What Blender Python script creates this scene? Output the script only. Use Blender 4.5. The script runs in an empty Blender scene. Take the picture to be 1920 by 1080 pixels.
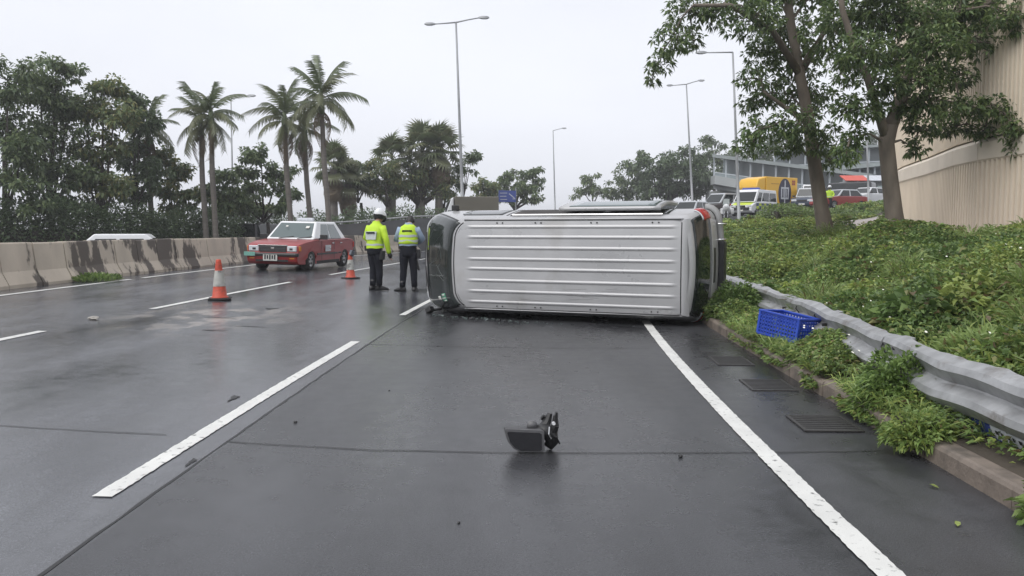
import bpy, bmesh, math, random
import numpy as np
from mathutils import Vector, Matrix, Euler
random.seed(7); rng = np.random.default_rng(7)
R = math.radians
scn = bpy.context.scene
C = scn.collection

# ------------------------------------------------------------------ camera, sky, sun, exposure
CAM_H = 1.38; F = 1530.0; PITCH = math.atan(110 / F)
cam_d = bpy.data.cameras.new('camera'); cam = bpy.data.objects.new('camera', cam_d); C.objects.link(cam)
cam.location = (0, 0, CAM_H); cam.rotation_euler = (math.pi / 2 - PITCH, 0, 0)
cam_d.sensor_width = 36; cam_d.lens = 36 * F / 1920; cam_d.clip_start = 0.05; cam_d.clip_end = 6000
scn.camera = cam

SUN_EL, SUN_AZ = 52, 230
world = bpy.data.worlds.new('World'); scn.world = world; world.use_nodes = True
wn = world.node_tree; wn.nodes.clear()
def wnode(t, **k):
    n = wn.nodes.new(t)
    for a, b in k.items(): setattr(n, a, b)
    return n
sky = wnode('ShaderNodeTexSky', sky_type='NISHITA', sun_disc=False, sun_elevation=R(SUN_EL), sun_rotation=R(SUN_AZ), dust_density=4.0, air_density=1.0)
hs = wnode('ShaderNodeHueSaturation'); hs.inputs['Saturation'].default_value = 0.25
tc = wnode('ShaderNodeTexCoord'); mp = wnode('ShaderNodeMapping'); mp.inputs['Scale'].default_value = (1, 1, 3)
nz = wnode('ShaderNodeTexNoise'); nz.inputs['Scale'].default_value = 1.6; nz.inputs['Detail'].default_value = 5
cr = wnode('ShaderNodeMapRange'); cr.inputs['From Min'].default_value = .3; cr.inputs['From Max'].default_value = .7
cr.inputs['To Min'].default_value = 0.93; cr.inputs['To Max'].default_value = 1.05
cloud = wnode('ShaderNodeVectorMath', operation='SCALE'); cloud.inputs[0].default_value = (7.75, 7.95, 8.6)
mx = wnode('ShaderNodeMix', data_type='RGBA'); mx.inputs[0].default_value = 0.85
bg = wnode('ShaderNodeBackground'); bg.inputs['Strength'].default_value = 0.1
wo = wnode('ShaderNodeOutputWorld')
L = wn.links.new
L(sky.outputs[0], hs.inputs['Color']); L(tc.outputs['Generated'], mp.inputs[0]); L(mp.outputs[0], nz.inputs['Vector'])
L(nz.outputs['Fac'], cr.inputs['Value']); L(cr.outputs[0], cloud.inputs['Scale'])
L(hs.outputs[0], mx.inputs[6]); L(cloud.outputs[0], mx.inputs[7]); L(mx.outputs[2], bg.inputs['Color']); L(bg.outputs[0], wo.inputs[0])
sd = bpy.data.lights.new('sun', 'SUN'); sd.energy = 1.5; sd.angle = R(60); sd.color = (1, .98, .95)
so = bpy.data.objects.new('sun', sd); C.objects.link(so); so.location = (0, 0, 50)
so.rotation_euler = (R(90 - SUN_EL), 0, R(180 - SUN_AZ))
scn.view_settings.view_transform = 'Standard'; scn.view_settings.look = 'None'
scn.view_settings.exposure = 0.4; scn.view_settings.gamma = 1.0; scn.view_settings.use_curve_mapping = False
scn.render.engine = 'CYCLES'; cy = scn.cycles
cy.max_bounces = 5; cy.diffuse_bounces = 2; cy.glossy_bounces = 3; cy.transmission_bounces = 3; cy.transparent_max_bounces = 6
cy.caustics_reflective = False; cy.caustics_refractive = False; cy.use_denoising = True; cy.volume_bounces = 0

# ------------------------------------------------------------------ materials
MATS = {}
def mat(name, col, rough=.5, metal=0, var=0, scale=4, bump=0, bscale=60, col2=None, lo=.45, hi=.6, spec=.5, coat=0, rvar=0, stretch=None, detail=4):
    """procedural principled; col2 = second colour through thresholded noise (wear, stains), in world space"""
    if name in MATS: return MATS[name]
    m = bpy.data.materials.new(name); m.use_nodes = True; t = m.node_tree; N = t.nodes; b = N['Principled BSDF']
    b.inputs['Roughness'].default_value = rough; b.inputs['Metallic'].default_value = metal
    b.inputs['Specular IOR Level'].default_value = spec; b.inputs['Coat Weight'].default_value = coat; b.inputs['Coat Roughness'].default_value = .08
    b.inputs['Base Color'].default_value = (*col, 1)
    geo = N.new('ShaderNodeNewGeometry'); src = geo.outputs['Position']
    if stretch:
        mpn = N.new('ShaderNodeMapping'); mpn.inputs['Scale'].default_value = stretch; t.links.new(src, mpn.inputs[0]); src = mpn.outputs[0]
    out = None
    if var or rvar:
        n = N.new('ShaderNodeTexNoise'); n.inputs['Scale'].default_value = scale; n.inputs['Detail'].default_value = detail
        t.links.new(src, n.inputs['Vector'])
        r = N.new('ShaderNodeMapRange'); r.inputs[1].default_value = .25; r.inputs[2].default_value = .75
        r.inputs[3].default_value = 1 - var; r.inputs[4].default_value = 1 + var; t.links.new(n.outputs['Fac'], r.inputs[0])
        s = N.new('ShaderNodeVectorMath'); s.operation = 'SCALE'; s.inputs[0].default_value = col; t.links.new(r.outputs[0], s.inputs['Scale']); out = s.outputs[0]
        if rvar:
            r2 = N.new('ShaderNodeMapRange'); r2.inputs[1].default_value = .35; r2.inputs[2].default_value = .65
            r2.inputs[3].default_value = rough - rvar; r2.inputs[4].default_value = rough + rvar
            t.links.new(n.outputs['Fac'], r2.inputs[0]); t.links.new(r2.outputs[0], b.inputs['Roughness'])
    if col2:
        n2 = N.new('ShaderNodeTexNoise'); n2.inputs['Scale'].default_value = scale * .6; n2.inputs['Detail'].default_value = 6; n2.inputs['Roughness'].default_value = .6
        t.links.new(src, n2.inputs['Vector'])
        r3 = N.new('ShaderNodeMapRange'); r3.inputs[1].default_value = lo; r3.inputs[2].default_value = hi; t.links.new(n2.outputs['Fac'], r3.inputs[0])
        x = N.new('ShaderNodeMix'); x.data_type = 'RGBA'; x.inputs[6].default_value = (*col, 1); x.inputs[7].default_value = (*col2, 1)
        if out: t.links.new(out, x.inputs[6])
        t.links.new(r3.outputs[0], x.inputs[0]); out = x.outputs[2]
    if out: t.links.new(out, b.inputs['Base Color'])
    if bump:
        n4 = N.new('ShaderNodeTexNoise'); n4.inputs['Scale'].default_value = bscale; n4.inputs['Detail'].default_value = 3
        t.links.new(src, n4.inputs['Vector'])
        bp = N.new('ShaderNodeBump'); bp.inputs['Strength'].default_value = bump; bp.inputs['Distance'].default_value = .01
        t.links.new(n4.outputs['Fac'], bp.inputs['Height']); t.links.new(bp.outputs[0], b.inputs['Normal'])
    MATS[name] = m; return m
def leafmat(name, col, rough=.45, trans=.35):
    if name in MATS: return MATS[name]
    m = bpy.data.materials.new(name); m.use_nodes = True; t = m.node_tree; N = t.nodes; b = N['Principled BSDF']
    geo = N.new('ShaderNodeNewGeometry')
    n = N.new('ShaderNodeTexNoise'); n.inputs['Scale'].default_value = 1.3; n.inputs['Detail'].default_value = 2; t.links.new(geo.outputs['Position'], n.inputs['Vector'])
    r = N.new('ShaderNodeMapRange'); r.inputs[1].default_value = .3; r.inputs[2].default_value = .7; r.inputs[3].default_value = .75; r.inputs[4].default_value = 1.25
    t.links.new(n.outputs['Fac'], r.inputs[0])
    s = N.new('ShaderNodeVectorMath'); s.operation = 'SCALE'; s.inputs[0].default_value = col; t.links.new(r.outputs[0], s.inputs['Scale'])
    t.links.new(s.outputs[0], b.inputs['Base Color']); b.inputs['Roughness'].default_value = .38; b.inputs['Specular IOR Level'].default_value = .45
    tr = N.new('ShaderNodeBsdfTranslucent'); t.links.new(s.outputs[0], tr.inputs['Color'])
    ms = N.new('ShaderNodeMixShader'); ms.inputs[0].default_value = trans
    t.links.new(b.outputs[0], ms.inputs[1]); t.links.new(tr.outputs[0], ms.inputs[2]); t.links.new(ms.outputs[0], N['Material Output'].inputs['Surface'])
    MATS[name] = m; return m

def wet_asphalt():
    m = bpy.data.materials.new('wet_asphalt'); m.use_nodes = True; t = m.node_tree; N = t.nodes; b = N['Principled BSDF']; K = t.links.new
    geo = N.new('ShaderNodeNewGeometry'); P = geo.outputs['Position']
    def noise(sc, det, vec=P, rough=.5):
        n = N.new('ShaderNodeTexNoise'); n.inputs['Scale'].default_value = sc; n.inputs['Detail'].default_value = det; n.inputs['Roughness'].default_value = rough
        K(vec, n.inputs['Vector']); return n.outputs['Fac']
    def rng_(v, a, bb, c, d):
        r = N.new('ShaderNodeMapRange'); r.inputs[1].default_value = a; r.inputs[2].default_value = bb; r.inputs[3].default_value = c; r.inputs[4].default_value = d; K(v, r.inputs[0]); return r.outputs[0]
    mpn = N.new('ShaderNodeMapping'); mpn.inputs['Scale'].default_value = (.9, .22, 1); K(P, mpn.inputs[0])
    big = noise(.9, 5, mpn.outputs[0], .55); fine = noise(140, 2); grit = noise(420, 2); mid = noise(6, 4)
    mixm = N.new('ShaderNodeMath'); mixm.operation = 'MULTIPLY_ADD'; K(mid, mixm.inputs[0]); mixm.inputs[1].default_value = .35; K(big, mixm.inputs[2])
    wet = rng_(mixm.outputs[0], .5, .85, 0, 1)           # 1 = standing film
    ramp = N.new('ShaderNodeMix'); ramp.data_type = 'RGBA'; ramp.inputs[6].default_value = (.048, .049, .053, 1); ramp.inputs[7].default_value = (.021, .0215, .024, 1); K(wet, ramp.inputs[0])
    rampo = N.new('ShaderNodeMix'); rampo.data_type = 'RGBA'; rampo.inputs[6].default_value = (.086, .089, .099, 1); rampo.inputs[7].default_value = (.047, .049, .056, 1); K(wet, rampo.inputs[0])
    sx = N.new('ShaderNodeSeparateXYZ'); K(P, sx.inputs[0])
    ycv = N.new('ShaderNodeMath'); ycv.operation = 'MULTIPLY'; K(sx.outputs['Y'], ycv.inputs[0]); K(sx.outputs['Y'], ycv.inputs[1])
    xs_ = N.new('ShaderNodeMath'); xs_.operation = 'MULTIPLY_ADD'; K(ycv.outputs[0], xs_.inputs[0]); xs_.inputs[1].default_value = -.0018; K(sx.outputs['X'], xs_.inputs[2])
    left_lanes = rng_(xs_.outputs[0], -1.93, -1.87, 1, 0)        # 1 left of the seam: other surfacing, base also paled to imitate sky sheen
    rsel = N.new('ShaderNodeMix'); rsel.data_type = 'RGBA'; K(left_lanes, rsel.inputs[0]); K(ramp.outputs[2], rsel.inputs[6]); K(rampo.outputs[2], rsel.inputs[7])
    sc = N.new('ShaderNodeVectorMath'); sc.operation = 'SCALE'; K(rsel.outputs[2], sc.inputs[0]); gm = N.new('ShaderNodeMath'); gm.operation = 'MULTIPLY'; K(rng_(noise(190, 2), .32, .68, .45, 1.7), gm.inputs[0]); gm2 = N.new('ShaderNodeMath'); gm2.operation = 'MULTIPLY'; K(rng_(noise(75, 3), .3, .7, .72, 1.3), gm2.inputs[0]); K(rng_(noise(2.2, 5, mpn.outputs[0], .6), .3, .7, .7, 1.3), gm2.inputs[1]); K(gm2.outputs[0], gm.inputs[1]); K(gm.outputs[0], sc.inputs['Scale'])
    # bare worn patches around the second lane line
    d0 = N.new('ShaderNodeVectorMath'); d0.operation = 'SUBTRACT'; K(P, d0.inputs[0]); d0.inputs[1].default_value = (-4.55, 12.3, .1)
    d1 = N.new('ShaderNodeVectorMath'); d1.operation = 'MULTIPLY'; K(d0.outputs[0], d1.inputs[0]); d1.inputs[1].default_value = (.75, .42, 0)
    d2 = N.new('ShaderNodeVectorMath'); d2.operation = 'LENGTH'; K(d1.outputs[0], d2.inputs[0])
    mp2 = N.new('ShaderNodeMapping'); mp2.inputs['Scale'].default_value = (1.5, .8, 1); K(P, mp2.inputs[0])
    reg = N.new('ShaderNodeMath'); reg.operation = 'MULTIPLY'; K(rng_(d2.outputs['Value'], .35, 1.15, 1, 0), reg.inputs[0]); K(rng_(noise(1.5, 6, mp2.outputs[0], .62), .50, .56, 0, 1), reg.inputs[1])
    wr_ = N.new('ShaderNodeMix'); wr_.data_type = 'RGBA'; K(reg.outputs[0], wr_.inputs[0]); K(sc.outputs[0], wr_.inputs[6]); wr_.inputs[7].default_value = (.27, .245, .225, 1)
    K(wr_.outputs[2], b.inputs['Base Color'])
    ra = N.new('ShaderNodeMix'); ra.data_type = 'FLOAT'; K(left_lanes, ra.inputs[0]); K(rng_(wet, 0, 1, .38, .19), ra.inputs[2]); K(rng_(wet, 0, 1, .27, .13), ra.inputs[3])
    K(ra.outputs[0], b.inputs['Roughness']); K(rng_(left_lanes, 0, 1, .46, 1.0), b.inputs['Specular IOR Level'])
    bp = N.new('ShaderNodeBump'); bp.inputs['Distance'].default_value = .006; K(fine, bp.inputs['Height']); K(rng_(wet, 0, 1, .42, .10), bp.inputs['Strength']); K(bp.outputs[0], b.inputs['Normal'])
    return m
def paint_line():
    m = mat('road_paint', (.66, .66, .63), .42, var=.12, scale=3, col2=(.09, .09, .088), lo=.585, hi=.70, bump=.3, bscale=160)
    for n in m.node_tree.nodes:
        if n.type == 'TEX_NOISE' and n.inputs['Detail'].default_value == 6: n.inputs['Scale'].default_value = 22
    return m
ASPH = wet_asphalt(); PAINT = paint_line()
M_conc = mat('barrier_concrete', (.50, .435, .355), .75, var=.16, scale=2.2, col2=(.10, .083, .070), lo=.50, hi=.54, bump=.3, bscale=25, stretch=(.8, .8, .42))
M_kerb = mat('kerb_concrete', (.185, .152, .125), .7, var=.25, scale=6, col2=(.10, .085, .07), lo=.5, hi=.65, bump=.5, bscale=40)
M_soil = mat('soil', (.045, .036, .026), .9, var=.4, scale=3, bump=.8, bscale=12)
M_grass = mat('far_ground', (.045, .06, .03), .9, var=.3, scale=.5)
M_path = mat('path_concrete', (.34, .30, .28), .6, var=.12, scale=2)
M_wall = mat('ribbed_concrete', (.74, .64, .515), .8, var=.10, scale=.9, bump=.2, bscale=20, stretch=(1, 1, .35))
M_wallband = mat('band_concrete', (.70, .62, .52), .75, var=.08, scale=1.5)
M_silver = mat('silver_paint', (.42, .42, .425), .36, metal=.2, var=.10, scale=1.7, coat=.3, rvar=.12, col2=(.33, .32, .305), lo=.56, hi=.75)
M_glass = mat('tinted_glass', (.012, .016, .016), .05, spec=.6)
M_glassl = mat('light_glass', (.10, .13, .13), .05, spec=.7)
M_black = mat('black_plastic', (.016, .016, .017), .45)
M_rubber = mat('rubber', (.014, .014, .014), .75)
M_under = mat('underbody', (.02, .02, .02), .8, var=.4, scale=8)
M_chrome = mat('chrome', (.6, .6, .6), .18, metal=1)
M_alloy = mat('alloy', (.42, .42, .43), .35, metal=.8)
M_white = mat('white_paint', (.72, .73, .74), .3, coat=.4, var=.03, scale=2)
M_red = mat('taxi_red', (.26, .012, .011), .34, coat=.3, spec=.4, var=.06, scale=2)
M_redlens = mat('red_lens', (.42, .015, .012), .2)
M_lens = mat('lamp_lens', (.62, .64, .66), .12, spec=.8)
M_amber = mat('amber_lens', (.6, .22, .04), .2)
M_plate = mat('plate_white', (.62, .62, .58), .4, var=.1, scale=30)
M_galv = mat('galvanised_steel', (.36, .365, .37), .45, metal=.45, var=.28, scale=7, col2=(.17, .15, .13), lo=.56, hi=.72, bump=.12, bscale=12)
M_pole = mat('pole_grey', (.30, .31, .32), .5, metal=.3, var=.1, scale=2)
M_bark = mat('bark', (.15, .125, .10), .9, var=.35, scale=6, bump=.6, bscale=25, stretch=(1, 1, .3))
M_barkd = mat('dark_bark', (.055, .046, .04), .9, var=.3, scale=3)
M_palmt = mat('palm_trunk', (.14, .125, .11), .85, var=.2, scale=4, stretch=(.3, .3, 3))
M_orange = mat('cone_orange', (.46, .06, .028), .55, var=.2, scale=20, col2=(.20, .05, .03), lo=.55, hi=.7)
M_refl = mat('cone_sleeve', (.42, .42, .39), .5, var=.15, scale=14, col2=(.16, .16, .15), lo=.52, hi=.62)
M_hivis = mat('hivis_yellow', (.48, .70, .03), .65, var=.06, scale=8, bump=.5, bscale=14)
M_tape = mat('reflective_tape', (.50, .54, .52), .4)
M_navy = mat('navy_cloth', (.014, .015, .021), .9, spec=.15, var=.2, scale=10, bump=.5, bscale=16)
M_shirt = mat('blue_shirt', (.30, .38, .50), .8, var=.06, scale=8, bump=.5, bscale=14)
M_boot = mat('black_leather', (.012, .012, .013), .35)
M_skin = mat('skin', (.40, .24, .17), .55)
M_hair = mat('black_hair', (.01, .009, .008), .5)
M_blue = mat('crate_blue', (.022, .065, .42), .42, var=.12, scale=12)
M_signb = mat('sign_blue', (.04, .07, .28), .5)
M_dirtyw = mat('dirty_white', (.5, .52, .55), .5, var=.2, scale=12)
M_teal = mat('bridge_roof', (.25, .28, .28), .6, var=.1, scale=.5)
M_bridge = mat('bridge_concrete', (.36, .38, .38), .7, var=.1, scale=.6)
M_bglass = mat('bridge_glass', (.22, .26, .27), .15, spec=.6)
M_bwhite = mat('bridge_steel', (.46, .50, .53), .5)
M_truck = mat('truck_yellow', (.74, .42, .02), .4, var=.05, scale=1, coat=.2)
M_tnavy = mat('emblem_navy', (.025, .025, .055), .45)
M_limey = mat('chequer_yellow', (.52, .62, .05), .4)
M_cblue = mat('chequer_blue', (.03, .07, .16), .4)
M_carb = mat('dark_blue_paint', (.03, .045, .075), .28, coat=.5)
M_carbr = mat('brown_paint', (.045, .03, .03), .28, coat=.5)
M_carblk = mat('black_paint', (.014, .014, .018), .25, coat=.5)
M_cars = mat('car_silver', (.48, .50, .52), .3, metal=.3, coat=.4)
M_carred = mat('car_red', (.30, .03, .025), .3, coat=.5)
M_olive = mat('olive_box', (.13, .12, .095), .6, var=.1, scale=1)
M_awn = mat('awning_red', (.55, .09, .06), .6)
M_gr = {k: leafmat('leaf_' + k, c) for k, c in dict(
    mid=(0.185, 0.275, 0.078), yellow=(0.300, 0.365, 0.100), dark=(0.105, 0.170, 0.052), dry=(.16, .115, .055), grass=(0.235, 0.320, 0.105),
    treea=(0.125, 0.185, 0.068), treeb=(0.195, 0.255, 0.095), treec=(0.080, 0.130, 0.052), fara=(0.135, 0.185, 0.088), farb=(0.185, 0.235, 0.105), farc=(0.095, 0.138, 0.072),
    palma=(0.115, 0.145, 0.070), palmb=(0.155, 0.168, 0.088), palmd=(0.170, 0.130, 0.085), oliv=(0.240, 0.240, 0.095)).items()}
M_flower = mat('white_petals', (.75, .74, .66), .6)

# ------------------------------------------------------------------ builders
def obj(name, me, parent=None):
    o = bpy.data.objects.new(name, me); C.objects.link(o)
    if parent is not None: o.parent = parent
    return o
def tag(o, label=None, cat=None, group=None, kind=None):
    for k, v in (('label', label), ('category', cat), ('group', group), ('kind', kind)):
        if v: o[k] = v
    return o
def thing(name, label, cat, loc=(0, 0, 0), rz=0, group=None, mw=None):
    o = bpy.data.objects.new(name, None); C.objects.link(o); o.empty_display_size = .2
    o.location = loc; o.rotation_euler = (0, 0, rz)
    if mw is not None: o.matrix_world = mw
    return tag(o, label, cat, group)
class MB:
    def __init__(s): s.v = []; s.f = []; s.mi = []; s.cur = 0
    def add(s, vs, fs):
        b = len(s.v); s.v += [tuple(p) for p in vs]; s.f += [tuple(b + i for i in f) for f in fs]; s.mi += [s.cur] * len(fs); return s
    def box(s, c, d, rot=None, taper=1.0):
        x, y, z = d[0] / 2, d[1] / 2, d[2] / 2
        vs = [Vector((sx * x * (taper if sz > 0 else 1), sy * y * (taper if sz > 0 else 1), sz * z)) for sz in (-1, 1) for sy in (-1, 1) for sx in (-1, 1)]
        if rot: e = Euler(rot).to_matrix(); vs = [e @ p for p in vs]
        c = Vector(c); return s.add([p + c for p in vs], [(0, 2, 3, 1), (4, 5, 7, 6), (0, 1, 5, 4), (2, 6, 7, 3), (0, 4, 6, 2), (1, 3, 7, 5)])
    def loft(s, rings, cap=True, closed=True):
        n = len(rings[0]); vs = [p for r in rings for p in r]; fs = []
        for i in range(len(rings) - 1):
            for j in range(n if closed else n - 1):
                k = (j + 1) % n; fs.append((i * n + j, i * n + k, (i + 1) * n + k, (i + 1) * n + j))
        if cap: fs += [tuple(reversed(range(n))), tuple((len(rings) - 1) * n + j for j in range(n))]
        return s.add(vs, fs)
    def tube(s, pts, rad, n=8, cap=True, flat=1.0):
        pts = [Vector(p) for p in pts]; rad = rad if isinstance(rad, (list, tuple)) else [rad] * len(pts); rings = []; up = None
        for i, p in enumerate(pts):
            t = (pts[min(i + 1, len(pts) - 1)] - pts[max(i - 1, 0)]).normalized()
            if up is None: up = Vector((0, 1, 0)) if abs(t.y) < .9 else Vector((1, 0, 0))
            a = t.cross(up).normalized(); b = a.cross(t).normalized(); up = b
            rings.append([p + (a * math.cos(q) + b * math.sin(q) * flat) * rad[i] for q in [2 * math.pi * j / n for j in range(n)]])
        return s.loft(rings, cap)
    def lathe(s, prof, n=20, c=(0, 0, 0), axis='z', cap=True):
        c = Vector(c); rings = []
        for r, h in prof:
            ring = []
            for j in range(n):
                a = 2 * math.pi * j / n; x, y = r * math.cos(a), r * math.sin(a)
                ring.append(c + (Vector((x, y, h)) if axis == 'z' else Vector((x, h, y)) if axis == 'y' else Vector((h, x, y))))
            rings.append(ring)
        return s.loft(rings, cap)
    def prism(s, poly, y0, y1, fn=lambda x, y, z: (x, y, z)):
        """poly in (x,z), extruded along y"""
        n = len(poly); vs = [fn(x, y0, z) for x, z in poly] + [fn(x, y1, z) for x, z in poly]
        fs = [(i, (i + 1) % n, n + (i + 1) % n, n + i) for i in range(n)] + [tuple(reversed(range(n))), tuple(range(n, 2 * n))]
        return s.add(vs, fs)
    def grid(s, fn, nu, nv):
        vs = [fn(i / nu, j / nv) for j in range(nv + 1) for i in range(nu + 1)]; w = nu + 1
        return s.add(vs, [(j * w + i, j * w + i + 1, (j + 1) * w + i + 1, (j + 1) * w + i) for j in range(nv) for i in range(nu)])
    def mesh(s, name, mats, smooth=False):
        me = bpy.data.meshes.new(name); me.from_pydata(s.v, [], s.f)
        for m in (mats if isinstance(mats, (list, tuple)) else [mats]): me.materials.append(m)
        bm = bmesh.new(); bm.from_mesh(me); bm.faces.ensure_lookup_table()
        for i, f in enumerate(bm.faces): f.material_index = s.mi[i]; f.smooth = smooth
        bmesh.ops.recalc_face_normals(bm, faces=bm.faces); bm.to_mesh(me); bm.free()
        return me
    def build(s, name, mats, parent=None, smooth=False, bevel=0, seg=2, solid=0, angle=30):
        o = obj(name, s.mesh(name, mats, smooth or bevel > 0), parent)
        if solid: md = o.modifiers.new('solid', 'SOLIDIFY'); md.thickness = solid; md.offset = 0
        if bevel:
            md = o.modifiers.new('bevel', 'BEVEL'); md.width = bevel; md.segments = seg; md.limit_method = 'ANGLE'; md.angle_limit = R(angle); md.harden_normals = True
        return o
def copy_tree(o, parent=None, **k):
    c = o.copy(); C.objects.link(c); c.parent = parent
    for ch in o.children: copy_tree(ch, c)
    return c
def at(x, y, Y):
    """the world point seen at photo pixel (x, y) at distance Y ahead of the camera"""
    u = (x - 960) / F; v = (540 - y) / F; ry = math.cos(PITCH) + v * math.sin(PITCH); rz = v * math.cos(PITCH) - math.sin(PITCH)
    t = Y / ry; return Vector((u * t, Y, CAM_H + rz * t))
def sstep(a, b, x):
    t = np.clip((np.asarray(x, float) - a) / (b - a), 0, 1); return t * t * (3 - 2 * t)
_lat = rng.random((256, 256))
def vnoise(x, y):
    x = np.asarray(x, float); y = np.asarray(y, float); i = np.floor(x).astype(int); j = np.floor(y).astype(int); fx = x - i; fy = y - j
    fx = fx * fx * (3 - 2 * fx); fy = fy * fy * (3 - 2 * fy); g = lambda a, b: _lat[a % 256, b % 256]
    return (g(i, j) * (1 - fx) + g(i + 1, j) * fx) * (1 - fy) + (g(i, j + 1) * (1 - fx) + g(i + 1, j + 1) * fx) * fy
def leaf_mesh(name, pos, dirs, length, width, mats, mi, droop=.25, twist=None):
    """one quad-pair leaf per row; numpy, fast"""
    n = len(pos); d = dirs / np.linalg.norm(dirs, axis=1, keepdims=True)
    r = rng.normal(size=(n, 3)); r[:, 2] *= .35; side = np.cross(d, np.array([0, 0, 1.0]) + r * .6); side /= np.linalg.norm(side, axis=1, keepdims=True) + 1e-9
    Lh = np.broadcast_to(length, (n,))[:, None]; Wd = np.broadcast_to(width, (n,))[:, None]
    midp = pos + d * Lh * .45; tip = pos + d * Lh; tip[:, 2] -= (Lh[:, 0] * droop)
    nrm = np.cross(side, d)
    v = np.stack([pos, midp + side * Wd * .5 + nrm * Wd * .12, tip, midp - side * Wd * .5 + nrm * Wd * .12], 1).reshape(-1, 3)
    me = bpy.data.meshes.new(name); me.vertices.add(4 * n); me.vertices.foreach_set('co', v.astype(np.float32).ravel())
    me.loops.add(4 * n); me.loops.foreach_set('vertex_index', np.arange(4 * n, dtype=np.int32))
    me.polygons.add(n); me.polygons.foreach_set('loop_start', np.arange(0, 4 * n, 4, dtype=np.int32))
    for m in mats: me.materials.append(m)
    me.polygons.foreach_set('material_index', np.asarray(mi, dtype=np.int32)); me.update(calc_edges=True); me.validate(); return me

# ------------------------------------------------------------------ setting: alignments and heights
KC = .0024
def x_kerb(Y): return 2.42 + KC * np.asarray(Y, float) ** 2 + .012 * np.clip(np.asarray(Y, float) - 3, 0, 5)
def x_edge(Y): Y = np.asarray(Y, float); return 1.475 + .0036 * np.minimum(Y, 14) ** 2 + np.clip(Y - 14, 0, 60) * .095
def x_dash(Y): return -2.14 + KC * np.asarray(Y, float) ** 2 * .92
def x_seam(Y): return -1.90 + .0018 * np.asarray(Y, float) ** 2
def x_lane(Y): return -5.98 + .0016 * np.asarray(Y, float) ** 2
_bY = [-5, 0, 8, 15, 22, 28.6, 36, 43, 49, 58, 70]; _bX = [-9.8, -9.77, -9.72, -9.62, -9.45, -9.1, -8.2, -6.9, -5.4, -2.6, 1.8]
def x_barr(Y):
    Y = np.asarray(Y, float); return (np.interp(Y - 2, _bY, _bX) + np.interp(Y, _bY, _bX) + np.interp(Y + 2, _bY, _bX)) / 3
def zslip(X, Y): return 1.75 + .075 * (X - 14) + .022 * (Y - 46)
def zroad(X, Y):
    X = np.asarray(X, float); Y = np.asarray(Y, float)
    z = .03 * np.clip(-1.85 - X, 0, 8.3) - .36 * (1 - sstep(-11.5, -10, X))
    w = sstep(27, 44, Y) * sstep(-6, 3, X); return z * (1 - w) + np.clip(zslip(X, Y), 0, 6) * w
_rY = [2, 3.5, 4.6, 6.5, 8.5, 11, 14, 18, 24, 32, 46, 64]; _rX = [2.72, 2.75, 2.88, 3.02, 3.22, 3.5, 3.8, 4.2, 4.8, 6.0, 8.6, 13]
def x_rail(Y): return np.interp(Y, _rY, _rX)
def zbank(X, Y):
    X = np.asarray(X, float); Y = np.asarray(Y, float); s = X - x_rail(Y)
    z = np.interp(s, [-1, 0, .8, 2, 4, 7, 12], [.11, .16, .40, .72, 1.02, 1.16, 1.25]) + .02 * np.clip(Y - 14, 0, 60)
    w = sstep(38, 46, Y); return z * (1 - w) + (zslip(X, Y) + .05) * w
def bank_far(X): return np.interp(X, [0, 14.1, 27.5, 40], [46, 46, 62, 76])

# ground and road sheets
g = MB(); S = 1250
def gfn(u, v):
    X = (u * 2 - 1); Y = (v * 2 - 1); X = math.copysign(abs(X) ** 3, X) * S; Y = math.copysign(abs(Y) ** 3, Y) * S
    return (X, Y + 300 if Y > 0 else Y * .3, -.45)
g.grid(gfn, 40, 40); tag(g.build('ground', M_grass), kind='structure')
xs = np.concatenate([np.linspace(-30, -10, 14), np.linspace(-9.5, 4, 46), np.linspace(4.6, 60, 34)]); ys = np.concatenate([np.linspace(-6, 40, 60), np.linspace(41.5, 150, 40)])
rd = MB(); XX, YY = np.meshgrid(xs, ys); ZZ = zroad(XX, YY); nx = len(xs)
rd.add(np.stack([XX, YY, ZZ], -1).reshape(-1, 3).tolist(), [(j * nx + i, j * nx + i + 1, (j + 1) * nx + i + 1, (j + 1) * nx + i) for j in range(len(ys) - 1) for i in range(nx - 1)])
road = tag(rd.build('road', ASPH, smooth=True), kind='structure')
def strip(name, xf, y0, y1, w, m, dz=.005, step=.35, rough=.0, parent=road):
    n = max(2, int((y1 - y0) / step)); mb = MB(); pts = []
    for i in range(n + 1):
        Y = y0 + (y1 - y0) * i / n; X = float(xf(Y)); ww = w / 2
        for sgn in (-1, 1):
            x = X + sgn * ww + random.uniform(-rough, rough); pts.append((x, Y, float(zroad(x, Y)) + dz))
    mb.add(pts, [(2 * i, 2 * i + 1, 2 * i + 3, 2 * i + 2) for i in range(n)]); return mb.build(name, m, parent)
for a, b in ((4.1, 9.95), (13.05, 18.9), (22.0, 27.9), (31, 37)): strip('lane_dash', x_dash, a, b, .105, PAINT, .006, .035, .004)
for a, b in ((4.6, 10.05), (12.9, 19.7), (23.0, 32.1), (35.2, 41)): strip('lane_dash', x_lane, a, b, .11, PAINT, .006, .3, .004)
strip('edge_line', x_edge, -3, 30, .118, PAINT, .006, .035, .004)
strip('edge_line', lambda Y: x_barr(Y) + .62, -3, 19.0, .12, PAINT, .006); strip('edge_line', lambda Y: x_barr(Y) + .62, 19.6, 55, .12, PAINT, .006)
M_joint = mat('joint_sealant', (.012, .012, .012), .5)
M_newasp = mat('patch_asphalt', (.05, .047, .046), .35, var=.3, scale=12, bump=.4, bscale=140)
M_worn = mat('worn_asphalt', (.115, .105, .098), .33, var=.35, scale=7, bump=.4, bscale=130, col2=(.05, .048, .047), lo=.45, hi=.6)
strip('seam', x_seam, -3, 34, .018, M_joint, .004, .2, .006)
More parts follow.
